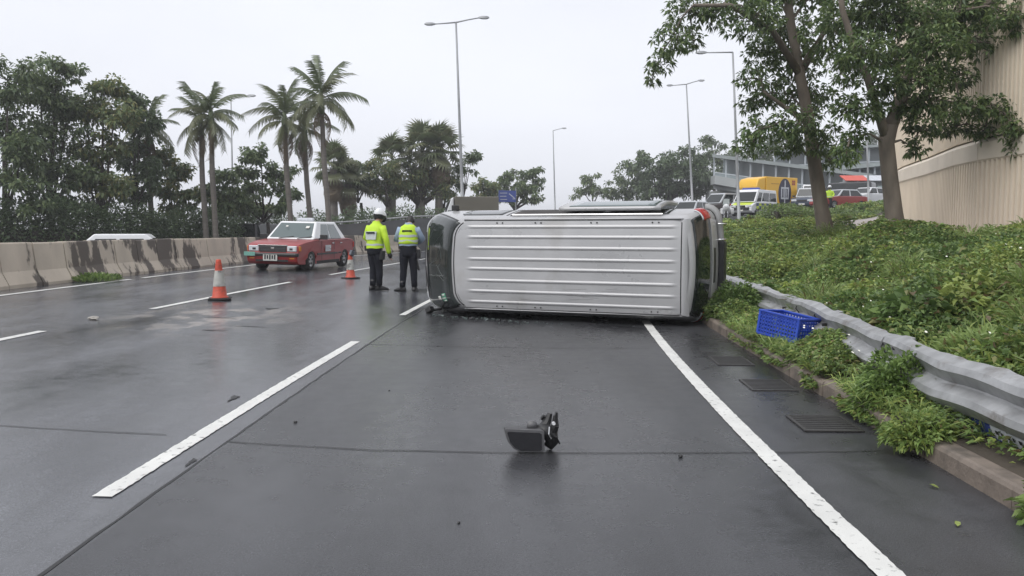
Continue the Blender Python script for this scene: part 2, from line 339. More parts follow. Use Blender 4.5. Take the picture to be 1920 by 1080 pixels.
def xline(name, pts, w, m):
    mb = MB(); q = []
    for i in range(len(pts) - 1):
        for k in range(6):
            t = k / 6; q.append((pts[i][0] * (1 - t) + pts[i + 1][0] * t, pts[i][1] * (1 - t) + pts[i + 1][1] * t))
    q.append(pts[-1]); v = []
    for x, y in q:
        j = random.uniform(-.006, .006)
        for sgn in (-.5, .5): v.append((x, y + j + sgn * w * random.uniform(.7, 1.2), float(zroad(x, y)) + .0045))
    mb.add(v, [(2 * i, 2 * i + 1, 2 * i + 3, 2 * i + 2) for i in range(len(q) - 1)]); return mb.build(name, m, road)
xline('slab_joint', [(-1.86, 5.22), (-.87, 5.02), (.13, 4.95), (1.55, 4.96), (2.3, 5.0)], .014, M_joint)
xline('slab_joint', [(-1.78, 9.75), (-.8, 9.55), (.3, 9.42), (1.6, 9.4)], .014, M_joint)
xline('slab_joint', [(-4.2, 5.55), (-3.2, 5.42), (-2.3, 5.35)], .012, M_joint)
def blob(name, cx, cy, rx, ry, m, dz=.0035, n=26, rot=0.0, jag=.35, parent=road):
    mb = MB(); v = [(cx, cy, float(zroad(cx, cy)) + dz)]; ph = random.random() * 9
    for i in range(n):
        a = 2 * math.pi * i / n; k = 1 - jag * random.random() * .8 + jag * .4 * math.sin(3 * a + ph); x, y = rx * k * math.cos(a), ry * k * math.sin(a)
        X = cx + x * math.cos(rot) - y * math.sin(rot); Y = cy + x * math.sin(rot) + y * math.cos(rot); v.append((X, Y, float(zroad(X, Y)) + dz))
    mb.add(v, [(0, 1 + i, 1 + (i + 1) % n) for i in range(n)]); return mb.build(name, m, parent)
for a in ((-2.26, 6.55, .035, .13), (-3.9, 10.6, .20, .035), (-3.6, 11.1, .26, .03), (-4.3, 12.0, .26, .04), (-4.0, 13.5, .12, .1), (-1.90, 4.75, .02, .10)):
    blob('pothole', a[0], a[1], a[2], a[3], M_joint, dz=.0055, jag=.6)

# kerb stones
mb = MB(); prof = [(0, -.1), (0, .105), (.012, .125), (.03, .132), (.15, .132), (.15, -.1)]
mb.prism([(x, z) for x, z in prof], 0, .905); kme = mb.mesh('kerb_stone', M_kerb)
kerb = MB(); kerb.grid(lambda u, v: (float(x_kerb(1 + 40 * v)) + .02 + .11 * u, 1 + 40 * v, .0), 1, 60); kerb = tag(kerb.build('kerb', M_kerb), kind='structure')
Y = 1.2
while Y < 34:
    a = Vector((float(x_kerb(Y)), Y, 0)); b = Vector((float(x_kerb(Y + .9)), Y + .9, 0)); o = obj('kerb_stone', kme, kerb)
    o.location = (a.x + random.uniform(-.008, .008), Y, random.uniform(-.012, .004)); o.rotation_euler = (random.uniform(-.006, .006), random.uniform(-.03, .03), -math.atan2(b.x - a.x, .9)); Y += .915

# bank soil sheet
bk = MB(); rows = np.concatenate([np.linspace(1, 24, 60), np.linspace(24.6, 76, 60)]); cols = np.concatenate([np.linspace(0, 3, 22), np.linspace(3.3, 26, 30)])
BX = np.array([[float(x_kerb(min(y, 46))) + .13 + c for c in cols] for y in rows]); BY = np.repeat(rows[:, None], len(cols), 1)
BZ = zbank(BX, BY) - .015 + .04 * vnoise(BX * 3, BY * 3); BZ[:, 0] = .118
nc = len(cols); fs = []
for j in range(len(rows) - 1):
    for i in range(nc - 1):
        if BY[j + 1, i] < float(bank_far(BX[j, i])) : fs.append((j * nc + i, j * nc + i + 1, (j + 1) * nc + i + 1, (j + 1) * nc + i))
bk.add(np.stack([BX, BY, BZ], -1).reshape(-1, 3).tolist(), fs); tag(bk.build('verge', M_soil, smooth=True), kind='structure')
# footpath by the ribbed wall
fp = MB(); pp = [(9.0, 15, 1.6), (9.3, 19, 1.7), (10.0, 23, 1.9), (11.1, 27, 2.2), (13.0, 32, 2.4), (16, 37, 2.4), (20, 42, 2.4)]
fp.grid(lambda u, v: (lambda X, Y: (X, Y, float(zbank(X, Y)) + .07))(np.interp(v * 6, range(7), [p[0] for p in pp]) + (u - .5) * np.interp(v * 6, range(7), [p[2] for p in pp]), np.interp(v * 6, range(7), [p[1] for p in pp])), 3, 30)
tag(fp.build('footpath', M_path, smooth=True, solid=.12), kind='structure')

# ------------------------------------------------------------------ concrete barrier in the median
bar = thing('concrete_barrier', 'long stained concrete median barrier behind the red taxi', 'barrier', (float(x_barr(8)), 8, 0))
prof = [(-.28, -.08), (-.28, .07), (-.15, .32), (-.085, .86), (-.07, .885), (.07, .885), (.085, .86), (.15, .32), (.28, .07), (.28, -.08)]
mb = MB(); mb.prism(prof, -.528, .528); bme = mb.mesh('barrier_segment', M_conc)
Y = 8.0; n = 0
while Y < 60:
    x0 = float(x_barr(Y)) - .3; x1 = float(x_barr(Y + 1.08)) - .3; sl = (x1 - x0) / 1.08; dy = 1.085 / math.hypot(1, sl)
    o = obj('barrier_segment', bme, bar); cx, cy = x0 + sl * dy / 2, Y + dy / 2
    o.location = (cx - bar.location.x + random.uniform(-.012, .012), cy - bar.location.y, float(zroad(cx + .3, cy)) + random.uniform(-.012, .012) + .0022 * max(0, cy - 28)); o.rotation_euler = (0, random.uniform(-.008, .008), -math.atan(sl)); Y += dy
# weed tuft at the barrier foot
def tuft(name, label, c, r, h, n, mats, cat='weeds', ln=.25, group=None):
    a = rng.random(n) * 6.283; q = np.sqrt(rng.random(n)) * r; pos = np.stack([c[0] + q * np.cos(a), c[1] + q * np.sin(a), np.full(n, c[2])], 1)
    pos[:, 2] += rng.random(n) * h * .55 * (1 - q / r * .6)
    d = np.stack([np.cos(a) * .6 * rng.random(n), np.sin(a) * .6 * rng.random(n), .5 + rng.random(n)], 1) + rng.normal(size=(n, 3)) * .25
    return tag(obj(name, leaf_mesh(name, pos, d, ln * (.6 + .8 * rng.random(n)), .035, mats, rng.integers(0, len(mats), n), .3)), label, cat, group)
G = M_gr
tuft('weed_tuft', 'low green weeds at the foot of the concrete barrier', (-9.35, 18.2, .22), .55, .30, 1100, [G['mid'], G['grass'], G['dark']], ln=.13)

# ------------------------------------------------------------------ ribbed curved building on the right
bld = thing('ribbed_building', 'curved cream concrete building with vertical ribs behind the trees', 'building', (10.5, 20, 1.0))
wp = [(13.5, 8.5), (11.6, 11.5), (10.35, 14), (9.89, 16.2), (9.95, 17.8), (10.44, 19.7), (11.07, 21.75), (12.25, 26), (14.2, 30.5), (17.6, 34.5), (22, 37.5), (27, 39)]
dense = []
for i in range(len(wp) - 1):
    p0, p1, p2, p3 = [np.array(wp[min(max(k, 0), len(wp) - 1)]) for k in (i - 1, i, i + 1, i + 2)]
    for k in range(40):
        t = k / 40; dense.append(.5 * ((2 * p1) + (-p0 + p2) * t + (2 * p0 - 5 * p1 + 4 * p2 - p3) * t * t + (-p0 + 3 * p1 - 3 * p2 + p3) * t ** 3))
dense = np.array(dense)
def ribbed(w, z0, z1, pitch, depth):
    mb = MB(); pts = []; n = int(w / pitch)
    for k in range(n):
        x = k * w / n; p = w / n; pts += [(x + .004, 0), (x + p * .42, 0), (x + p * .52, -depth), (x + p * .90, -depth)]
    pts += [(w - .004, 0), (w - .004, .25), (.004, .25)]
    b = len(pts); v = [(x, y, z) for z in (z0, z1) for x, y in pts]
    mb.add(v, [(i, (i + 1) % b, b + (i + 1) % b, b + i) for i in range(b)] + [tuple(range(b, 2 * b)), tuple(reversed(range(b)))]); return mb
PW = 1.62
lowp = ribbed(PW, -.6, 1.83, .16, .065).mesh('wall_panel', M_wall); upp = ribbed(PW, 2.30, 8.2, .125, .05).mesh('wall_panel', M_wall)
bb = MB(); bb.prism([(-.09, 1.84), (-.05, 1.80), (.3, 1.80), (.3, 2.27), (.0, 2.27), (-.09, 2.18)], 0, PW - .006, fn=lambda x, y, z: (y, x, z)); bandm = bb.mesh('band', M_wallband)
core = MB(); cr_ = []
for p in dense[::6]: cr_ += [(p[0] + .32 - bld.location.x, p[1] - bld.location.y, -1), (p[0] + .32 - bld.location.x, p[1] - bld.location.y, 8.1)]
core.add(cr_, [(2 * i, 2 * i + 2, 2 * i + 3, 2 * i + 1) for i in range(len(cr_) // 2 - 1)]); core.build('backing_wall', M_wall, bld, solid=.1)
i = 0; cur = dense[0]
while i < len(dense) - 1:
    j = i
    while j < len(dense) - 1 and np.hypot(*(dense[j] - cur)) < PW: j += 1
    if np.hypot(*(dense[j] - cur)) < PW * .8: break
    dvec = (dense[j] - cur) / np.hypot(*(dense[j] - cur)); ang = math.atan2(dvec[1], dvec[0])
    # panels face the road (local -y is outward when walking away from the camera: flip)
    for nm, me in (('wall_panel', lowp), ('band', bandm), ('wall_panel', upp)):
        o = obj(nm, me, bld); e = cur + dvec * PW; o.location = (e[0] - bld.location.x, e[1] - bld.location.y, 0); o.rotation_euler = (0, 0, ang + math.pi)
    cur = cur + dvec * PW; i = j

# ------------------------------------------------------------------ dented guardrail
def x_railp(Y): return float(np.interp(Y, [2.6, 3.6, 4.4, 5.2, 6.5, 7.6, 8.5, 11, 14, 20], [2.98, 2.84, 2.80, 2.80, 2.98, 3.12, 3.24, 3.5, 3.8, 4.4]))
def z_railp(Y): return float(np.interp(Y, [2.6, 3.6, 4.4, 5.0, 6.3, 7.6, 9, 11, 14, 20], [.50, .53, .545, .555, .56, .57, .58, .56, .55, .55]))
rail = thing('guardrail', 'dented galvanised crash barrier half buried in weeds beside the road', 'guardrail', (3.0, 6, .1))
wprof = [(.004, .160), (-.012, .152), (-.068, .112), (-.072, .074), (-.010, .022), (.004, .006), (-.004, -.010), (-.070, -.070), (-.074, -.112), (-.014, -.154), (.004, -.160)]
def beam(y0, y1, dent, lift=0):
    mb = MB(); n = int((y1 - y0) / .05); rings = []
    for i in range(n + 1):
        Y = y0 + (y1 - y0) * i / n; X = x_railp(Y); sl = (x_railp(Y + .1) - x_railp(Y - .1)) / .2; nx_, ny_ = 1 / math.hypot(1, sl), -sl / math.hypot(1, sl)
        tilt = -.36 + -.02 + (.07 * math.sin(Y * 1.7) + .10) * dent + .08 * dent * (float(vnoise(Y * 2.3, 50)) - .5); ring = []
        for k, (o_, h) in enumerate(wprof):
            cr2 = dent * .016 * (float(vnoise(Y * 1.6, k * .35)) - .5) + dent * .004 * (float(vnoise(Y * 7, k * .8 + 40)) - .5)
            if k < 3: cr2 += dent * .05 * max(0, float(vnoise(Y * 6 + 9, 3)) - .5) * (3 - k) / 3
            hh = h * math.cos(tilt) + o_ * math.sin(tilt); oo = o_ * math.cos(tilt) - h * math.sin(tilt) + cr2 + lift
            ring.append((X + nx_ * oo - 3.0, Y + ny_ * oo - 6, z_railp(Y) - .155 + hh + cr2 * .5 - .1 + dent * .035 * (float(vnoise(Y * 2.1, 77)) - .5)))
        rings.append(ring)
    mb.loft(rings, cap=False, closed=False); return mb
for y0, y1, dn, lf in ((2.5, 6.45, 1.0, 0), (6.38, 10.3, .9, -.010), (10.2, 14.2, .8, 0), (14.1, 20, .3, -.010)):
    beam(y0, y1, dn, lf).build('beam', M_galv, rail, smooth=True, solid=.006).modifiers.new('crisp', 'EDGE_SPLIT').split_angle = R(19)
for y in (6.40, 8.6, 9.4):   # lapped joints: a dark folded edge following the profile
    mb = MB(); X = x_railp(y); mb.tube([(X + o_ * .95 + .32 * h - 3.0 - .012, y - 6 - .02 * math.sin(k), z_railp(y) - .155 + h * .95 - .1 - .02) for k, (o_, h) in enumerate(wprof[1:-1])], .007, 5); mb.build('lap_joint', M_black, rail)
for y in (4.2, 6.15, 6.6, 8.2, 10.0):
    for dh in ((.0,) if y not in (6.15, 6.6) else (.075, -.075)):
        mb = MB(); X = x_railp(y); mb.lathe([(.016, -.03), (.016, .012), (.010, .018)], 8, (X - 3.0 - .035 + .36 * dh, y - 6, z_railp(y) - .155 + dh - .1), 'x'); mb.build('bolt', M_under, rail)
for y in (4.2, 6.2, 8.2, 10.2, 12.2, 14.2, 16.2):
    mb = MB(); X = x_railp(y); mb.box((X + .12 - 3, y - 6, .15), (.09, .13, .62), (0, -.15, 0)); mb.build('post', M_galv, rail, bevel=.006)
    mb = MB(); mb.box((X + .06 - 3, y - 6, .28), (.08, .12, .16), (0, -.2, 0)); mb.build('spacer_block', M_rubber, rail, bevel=.006)
st = MB()
for k in range(6): st.tube([(3.02 + .08 * math.cos(k) , 4.62 + .1 * math.sin(k * 2.1), .08), (3.0 + .09 * math.cos(k), 4.62 + .09 * math.sin(k * 2.1), .22 + .04 * (k % 3))], [.07, .05], 7)
tag(st.build('wooden_stump', mat('rotten_wood', (.05, .034, .024), .9, var=.4, scale=20, bump=.8, bscale=50), smooth=True), 'rotten dark wooden stump under the guardrail', 'stump')
pk = thing('blue_board', 'blue board with white printed labels lying under the dented guardrail', 'board', (2.86, 4.7, .22))
def under(y, dz=0, off=0): return Vector((x_railp(y) - .02 + off - 2.86, y - 4.7, z_railp(y) - .33 + dz - .22))
mb = MB(); mb.loft([[under(y, .06, .0), under(y, -.055, .03), under(y, -.05, .045), under(y, .065, .015)] for y in (3.4, 4.0, 4.5, 5.0, 5.4)]); mb.build('plank', M_signb, pk)
for y0, y1 in ((4.95, 5.3), (4.35, 4.68), (3.75, 4.12)):
    mb = MB(); mb.loft([[under(y, .035, -.004), under(y, -.045, .022), under(y, -.045, .026), under(y, .035, .0)] for y in (y0, y1)]); lb = mb.build('label', M_dirtyw, pk)
    if y0 == 4.35:
        mb = MB()
        for k in range(5): yy = 4.62 - .055 * k; mb.loft([[under(q, .008, -.006), under(q, -.014, .004), under(q, -.014, .006), under(q, .008, -.002)] for q in (yy, yy - (.012 if k % 2 else .022))])
        mb.build('lettering', M_black, lb)

# ------------------------------------------------------------------ lamp posts
def lamp(base, top, arms, r0, label, head=.55):
    base = Vector(base); top = Vector(top); t = thing('lamp_post', label, 'lamp post', base, 0, 'street lamps along the road'); v = top - base
    mb = MB(); mb.tube([v * k for k in (0, .02, .021, .3, .6, 1)], [r0 * 1.5, r0 * 1.5, r0, r0 * .85, r0 * .68, r0 * .5], 10); mb.build('pole', M_pole, t, smooth=True)
    for dx, dz in arms:
        mb = MB(); mb.tube([v, v + Vector((dx * .5, 0, dz * .55)), v + Vector((dx, 0, dz))], [r0 * .42, r0 * .36, r0 * .3], 8); mb.build('arm', M_pole, t, smooth=True)
        sg = 1 if dx > 0 else -1; c = v + Vector((dx, 0, dz)); mb = MB()
        mb.loft([[c + Vector((sg * x, w * .5 * a, h * b)) for a, b in ((-1, -.4), (1, -.4), (.7, .6), (-.7, .6))] for x, w, h in ((-.1, .12, .08), (.1, .3, .14), (head * .8, .28, .13), (head, .12, .05))])
        lh = mb.build('lamp_head', M_pole, t, bevel=.01)
        mb = MB(); mb.box(c + Vector((sg * head * .45, 0, -.065)), (head * .5, .2, .03)); mb.build('lens', M_lens, lh)
    return t
def px_lamp(bx, by, tx, ty, Y, arms, r0, label, head=.55): return lamp(at(bx, by, Y), at(tx, ty, Y), arms, r0, label, head)
px_lamp(869, 432, 855, 42, 50, [(-1.35, -.10), (1.45, .28)], .11, 'tall double-armed lamp post rising behind the overturned van')
px_lamp(1386, 420, 1374, 98, 48, [(-1.6, -.02)], .105, 'single-armed grey lamp post in front of the white police van')
px_lamp(1299, 395, 1287, 158, 73, [(-1.25, -.1), (1.1, .32)], .11, 'double-armed lamp post before the dark green tree mass', .5)
px_lamp(1041, 405, 1037, 245, 98, [(1.1, .28)], .10, 'distant slim lamp post with one arm in the middle of the sky', .5)
px_lamp(438, 445, 433, 186, 60, [(1.3, .25)], .08, 'thin lamp post among the palms on the left', .5)
px_lamp(1629, 380, 1625, 250, 60, [(-.8, .1)], .09, 'thin pole standing in front of the white saloon car', .4)

# blue direction sign
sg = thing('road_sign', 'blue direction sign on a pole before the middle trees', 'sign', at(967, 400, 62)); b0 = sg.location
mb = MB(); q = at(967, 352, 62) - b0; mb.tube([(0, 0, -1.5), (q.x, q.y, q.z)], .05, 8); mb.build('pole', M_pole, sg)
c = at(951, 368, 61.9) - b0; mb = MB(); mb.box(c, (1.32, .04, .86), (0, R(1.5), 0)); pl = mb.build('panel', M_signb, sg, bevel=.01)
mb = MB()
for k, (dx, w) in enumerate(((-.28, .55), (-.3, .48), (-.26, .5))): mb.box(c + Vector((dx, -.03, .24 - .24 * k)), (w, .02, .045))
mb.box(c + Vector((.35, -.03, .02)), (.06, .02, .55), (0, R(-50), 0)); mb.box(c + Vector((.52, -.03, -.2)), (.22, .02, .05)); mb.build('lettering', M_dirtyw, pl)

# ------------------------------------------------------------------ footbridge
fb = thing('footbridge', 'long grey covered footbridge with glazed sides beyond the vehicles', 'footbridge', at(1480, 380, 92)); o0 = fb.location
def span(pa, pb, Ya, Yb, roof_t, deck_h, nb, name_roof='roof', ht=2.6):
    A = at(*pa, Ya) - o0; B = at(*pb, Yb) - o0; dirv = (B - A); ln = dirv.length; ex = dirv.normalized(); nrm = Vector((ex.y, -ex.x, 0)).normalized()
    def slab(h0, h1, d0, d1):
        mb = MB(); mb.loft([[P + nrm * d0 + Vector((0, 0, h0)), P + nrm * d1 + Vector((0, 0, h0)), P + nrm * d1 + Vector((0, 0, h1)), P + nrm * d0 + Vector((0, 0, h1))] for P in (A, B)]); return mb
    slab(0, roof_t, -2.2, 1.0).build(name_roof, M_teal, fb); slab(-ht - deck_h, -ht, -2.0, .6).build('deck', M_bridge, fb); slab(-ht + 1.0, -ht + 1.1, .45, .55).build('handrail', M_bwhite, fb)
    slab(-ht + .003, -.003, -1.9, -1.8).build('back_wall', M_bglass, fb)
    for k in range(nb + 1):
        P = A + dirv * (k / nb); mb = MB(); mb.box(P + nrm * .5 + Vector((0, 0, -ht / 2)), (.14, .14, ht)); mb.build('post', M_bwhite, fb)
        if k < nb:
            p0 = P + ex * .12 + nrm * .48; p1 = A + dirv * ((k + 1) / nb) - ex * .12 + nrm * .48
            mb = MB(); mb.loft([[p + Vector((0, 0, -ht + .08)), p + nrm * .03 + Vector((0, 0, -ht + .08)), p + nrm * .03 + Vector((0, 0, -ht + .98)), p + Vector((0, 0, -ht + .98))] for p in (p0, p1)]); mb.build('glass_panel', M_bglass, fb)
span((1343, 296), (1640, 334), 88, 78, .35, .7, 12)
span((1452, 287), (1690, 275), 96, 92, .3, 1.0, 8)
span((1560, 322), (1700, 308), 84, 80, .4, 1.2, 5)
for x in (1350, 1420, 1475, 1530, 1600, 1660):
    p = at(x, 340, 90) - o0; mb = MB(); mb.tube([(p.x, p.y, p.z), (p.x, p.y, -1.5)], .35, 10); mb.build('column', M_bridge, fb)
for k, (p0, p1, Yq) in enumerate((((1340, 345), (1490, 372), 86), ((1330, 375), (1500, 352), 89))):
    A = at(*p0, Yq) - o0; B = at(*p1, Yq - 2) - o0; mb = MB(); mb.loft([[P + Vector((0, a, b)) for a, b in ((0, 0), (1.8, 0), (1.8, .9), (0, .9))] for P in (A, B)]); mb.build('ramp', M_bridge, fb)
# kiosk with a red and white awning
ks = thing('kiosk', 'small stall with a red and white awning behind the white saloon', 'kiosk', (at(1622, 375, 76).x, 76, float(zslip(at(1622, 375, 76).x, 76))))
mb = MB(); mb.box((0, .8, 1.0), (3.6, 1.6, 2.0)); mb.build('booth', M_bridge, ks)
for k in range(8):
    mb = MB(); x = -2.2 + .55 * k; mb.add([(x, -.9, 2.0), (x + .54, -.9, 2.0), (x + .54, .6, 2.55), (x, .6, 2.55)], [(0, 1, 2, 3)]); mb.build('awning_stripe', M_awn if k < 4 else M_dirtyw, ks, solid=.06)

# ------------------------------------------------------------------ vehicles
def wheel(parent, x, y, r, w, rim=M_alloy, spokes=5):
    mb = MB(); h = w / 2; mb.lathe([(r * .62, -h), (r * .92, -h), (r, -h * .6), (r, h * .6), (r * .92, h), (r * .62, h)], 20, (x, y, r), 'y', cap=False); wo_ = mb.build('wheel', M_rubber, parent, smooth=True)
    s = 1 if y > 0 else -1; mb = MB(); mb.lathe([(r * .63, -h * .8), (r * .63, s * h * .95), (r * .52, s * h * .7), (r * .12, s * h * .8), (.01, s * h * .85)] if s > 0 else [(r * .63, h * .8), (r * .63, -h * .95), (r * .52, -h * .7), (r * .12, -h * .8), (.01, -h * .85)], 18, (x, y, r), 'y')
    mb.build('rim', rim, wo_, smooth=True)
    if spokes:
        mb = MB()
        for k in range(spokes):
            a = 2 * math.pi * k / spokes + .3; mb.box((x + math.cos(a) * r * .34, y + s * h * .80, r + math.sin(a) * r * .34), (r * .2, .02, r * .16), (0, -a, 0))
        mb.build('wheel_slot', M_black, wo_)
    return wo_
def profile(top, wheels, r, zb):
    pts = list(top)
    for xw in sorted(wheels, reverse=True):
        pts.append((xw + r, zb))
        for k in range(1, 12): a = math.pi * k / 12; pts.append((xw + r * math.cos(a), zb + .04 + (r - .02) * math.sin(a)))
        pts.append((xw - r, zb))
    return pts
def quadpane(mb, c4, s0, s1, t0, t1, off, th=.006):
    """thin slab on a face given by corners (b0,b1,t1,t0), inset fractions"""
    b0, b1, u1, u0 = [Vector(p) for p in c4]
    f = lambda s, t: (b0 * (1 - s) + b1 * s) * (1 - t) + (u0 * (1 - s) + u1 * s) * t
    n = (b1 - b0).cross(u0 - b0).normalized(); q = [f(s0, t0), f(s1, t0), f(s1, t1), f(s0, t1)]
    return mb.loft([[p + n * (off - th) for p in q], [p + n * off for p in q]])
def car(name, label, cat, loc, heading, top, W, wheels, wr, cab, col, cabcol=None, zb=.22, taper=.10, group=None, panes=None, lampz=.62, lamp=True, bev=.045, plate=True, tail=None, mirror=True, zp=.42):
    """x forward; heading = direction the nose points (x,y)"""
    t = thing(name, label, cat, loc, math.atan2(heading[1], heading[0]), group)
    xm = max(p[0] for p in top); xn = min(p[0] for p in top); hw = W / 2
    def fn(x, y, z):
        e = max(0, (x - xm * .62) / (xm * .38)) if x > 0 else max(0, (x - xn * .7) / (xn * .3)); k = 1 - taper * min(1, e) ** 2
        if z < .4: k *= .97
        return (x, y * k, z)
    mb = MB(); mb.prism(profile(top, wheels, wr * 1.16, zb), -hw, hw, fn); mb.build('body', col, t, bevel=bev, seg=3, angle=25)
    mb = MB(); mb.box(((xm + xn) / 2, 0, .40), ((xm - xn) * .86, W * .72, .42)); mb.build('underbody', M_under, t)
    (bf, br, hb, z0), (tf, tr, ht, z1) = cab
    P = lambda x, y, z: Vector((x, y, z)); mb = MB()
    mb.loft([[P(bf, -hb * .93, z0), P(bf, hb * .93, z0), P(br, hb * .95, z0), P(br, -hb * .95, z0)], [P(tf, -ht, z1), P(tf, ht, z1), P(tr, ht, z1), P(tr, -ht, z1)]])
    cb = mb.build('cabin', cabcol or col, t, bevel=.05, seg=3)
    F_ = [P(bf, hb * .93, z0), P(bf, -hb * .93, z0), P(tf, -ht, z1), P(tf, ht, z1)][::-1]
    faces = dict(front=[P(bf, -hb * .93, z0), P(bf, hb * .93, z0), P(tf, ht, z1), P(tf, -ht, z1)], rear=[P(br, hb * .95, z0), P(br, -hb * .95, z0), P(tr, -ht, z1), P(tr, ht, z1)],
                 left=[P(bf, hb * .93, z0), P(br, hb * .95, z0), P(tr, ht, z1), P(tf, ht, z1)], right=[P(br, -hb * .95, z0), P(bf, -hb * .93, z0), P(tf, -ht, z1), P(tr, -ht, z1)])
    for fc, s0, s1, t0, t1 in (panes or [('front', .05, .95, .08, .88), ('rear', .08, .92, .2, .88), ('left', .06, .44, .06, .86), ('left', .49, .93, .06, .86), ('right', .07, .51, .06, .86), ('right', .56, .94, .06, .86)]):
        mb = MB(); quadpane(mb, faces[fc], s0, s1, t0, t1, .008, .02); mb.build('windscreen' if fc == 'front' else 'rear_window' if fc == 'rear' else 'window', M_glass, cb, bevel=.004, seg=1)
    for x in wheels:
        for s in (-1, 1): wheel(t, x, s * (hw - .115), wr, .2)
    if lamp:
        for s in (-1, 1):
            mb = MB(); mb.box((xm - .045, s * hw * .66, lampz), (.09, hw * .42, .14), (0, 0, -s * .12)); mb.build('headlight', M_lens, t, bevel=.015)
            mb = MB(); mb.box((xn + .03, s * hw * .72, (tail or lampz) + .06), (.08, hw * .32, .16), (0, 0, s * .12)); mb.build('tail_light', M_redlens, t, bevel=.015)
        mb = MB(); mb.box((xm - .01, 0, lampz - .03), (.05, hw * .78, .13)); mb.build('grille', M_black, t, bevel=.01)
    if plate:
        mb = MB(); mb.box((xm + .012, 0, zp), (.03, .46, .12)); mb.build('number_plate', M_plate, t)
        mb = MB(); mb.box((xn - .012, 0, zp + .1), (.03, .46, .12)); mb.build('number_plate', M_plate, t)
    if mirror:
        for s in (-1, 1):
            mb = MB(); mb.box((bf - .22, s * (hw + .08), z0 + .08), (.11, .2, .13)); mb.build('door_mirror', M_black, t, bevel=.025)
    return t
SEDAN = [(-2.2, .28), (-2.33, .42), (-2.33, .66), (-2.26, .88), (-1.7, .96), (-1.2, .95), (.2, .94), (.95, .93), (1.2, .91), (2.12, .76), (2.28, .66), (2.33, .5), (2.32, .34), (2.2, .24)]
SUV = [(-2.1, .3), (-2.2, .5), (-2.2, .8), (-2.12, 1.05), (-1.2, 1.04), (.9, 1.02), (1.15, 1.0), (2.02, .88), (2.18, .74), (2.22, .5), (2.2, .36), (2.08, .26)]
VANP = [(-2.3, .3), (-2.4, .5), (-2.42, .9), (-2.38, 1.12), (0, 1.12), (1.4, 1.1), (1.75, 1.06), (2.3, .86), (2.42, .66), (2.42, .4), (2.3, .26)]

# the red taxi, in full
tx_dir = Vector((-.157, -.988)); tc_ = Vector((-6.66, 26.12)); zt = float(zroad(-6.66, 26.1))
TX = [(-2.22, .3), (-2.33, .40), (-2.34, .62), (-2.28, .92), (-1.62, .965), (-1.2, .945), (.2, .935), (.98, .93), (1.12, .925), (1.7, .88), (2.17, .80), (2.23, .76), (2.25, .56), (2.30, .54), (2.32, .42), (2.29, .30), (2.2, .22)]
taxi = car('taxi', 'red taxi with a white roof passing the traffic cones', 'taxi', (tc_.x, tc_.y, zt), tx_dir, TX, 1.695, (1.40, -1.385), .315,
           ((1.10, -1.62, .845, .93), (.42, -1.12, .60, 1.49)), M_red, M_white, zb=.2, taper=.07, lamp=False, plate=False, mirror=False, bev=.055,
           panes=[('front', .06, .94, .10, .90), ('rear', .08, .92, .12, .88), ('left', .19, .47, .04, .86), ('left', .50, .84, .04, .86), ('right', .16, .50, .04, .86), ('right', .53, .81, .04, .86)])
taxi.rotation_euler[0] = R(-1.2)
for o_ in taxi.children:
    for w_ in o_.children:
        if 'wind' in w_.name: w_.data.materials[0] = M_glassl
def tp(name, m, c, d, rot=None, bevel=.012, parent=None):
    mb = MB(); mb.box(c, d, rot); return mb.build(name, m, parent or taxi, bevel=bevel)
tp('grille', M_black, (2.238, 0, .665), (.05, .84, .19)); tp('grille_trim', M_chrome, (2.245, 0, .775), (.05, .92, .025), bevel=.006)
for k in range(4): tp('grille_bar', mat('grille_grey', (.09, .09, .095), .4), (2.262, 0, .60 + .042 * k), (.012, .82, .012), bevel=0)
tp('badge', M_chrome, (2.27, 0, .685), (.012, .10, .05), bevel=.004)
for s in (-1, 1):
    h = tp('headlight', M_lens, (2.225, s * .59, .68), (.09, .30, .165), (0, 0, -s * .08), .02); tp('bulb_shroud', M_black, (2.268, s * .59, .665), (.01, .13, .06), parent=h, bevel=.003)
    tp('indicator', M_amber, (2.17, s * .785, .68), (.10, .09, .15), (0, 0, -s * .3), .015); tp('fog_lamp', M_amber, (2.305, s * .62, .40), (.03, .16, .05))
    tp('tail_light', M_redlens, (-2.31, s * .62, .74), (.07, .4, .2)); tp('side_trim', M_black, (-.02, s * .852, .50), (2.02, .02, .05), bevel=.006)
    tp('sill', M_under, (0, s * .80, .24), (1.9, .06, .1)); tp('door_seam', M_black, (-.42, s * .849, .62), (.014, .006, .60), bevel=0); tp('door_seam', M_black, (.62, s * .849, .60), (.014, .006, .62), bevel=0)
    tp('door_handle', M_chrome, (-.28, s * .858, .815), (.16, .03, .035)); tp('door_handle', M_chrome, (-1.0, s * .858, .815), (.16, .03, .035))
    mb = MB(); mb.tube([(.74, s * .80, .95), (.78, s * .90, .98)], .03, 6); mb.box((.80, s * .985, 1.015), (.12, .22, .15)); mb.build('door_mirror', M_black, taxi, bevel=.03)
    tp('door_sign', M_dirtyw, (.10, s * .8495, .66), (.46, .012, .20), bevel=.004)
tp('front_bumper', M_black, (2.31, 0, .505), (.12, 1.66, .10), bevel=.03); tp('bumper_strip', mat('bumper_grey', (.13, .135, .13), .5), (2.375, 0, .525), (.02, 1.5, .03), bevel=.006)
tp('rear_bumper', M_black, (-2.35, 0, .5), (.12, 1.66, .12), bevel=.03)
npl = tp('number_plate', M_plate, (2.36, -.03, .43), (.03, .44, .22))
mb = MB()
for k in range(5): mb.box((2.378, .12 - .075 * k, .43), (.006, .045, .11 if k % 2 else .14))
mb.build('plate_characters', M_black, npl)
tp('green_plate', mat('sign_teal', (.16, .36, .30), .5, var=.2, scale=30), (2.385, -.66, .515), (.02, .34, .12), bevel=.004)
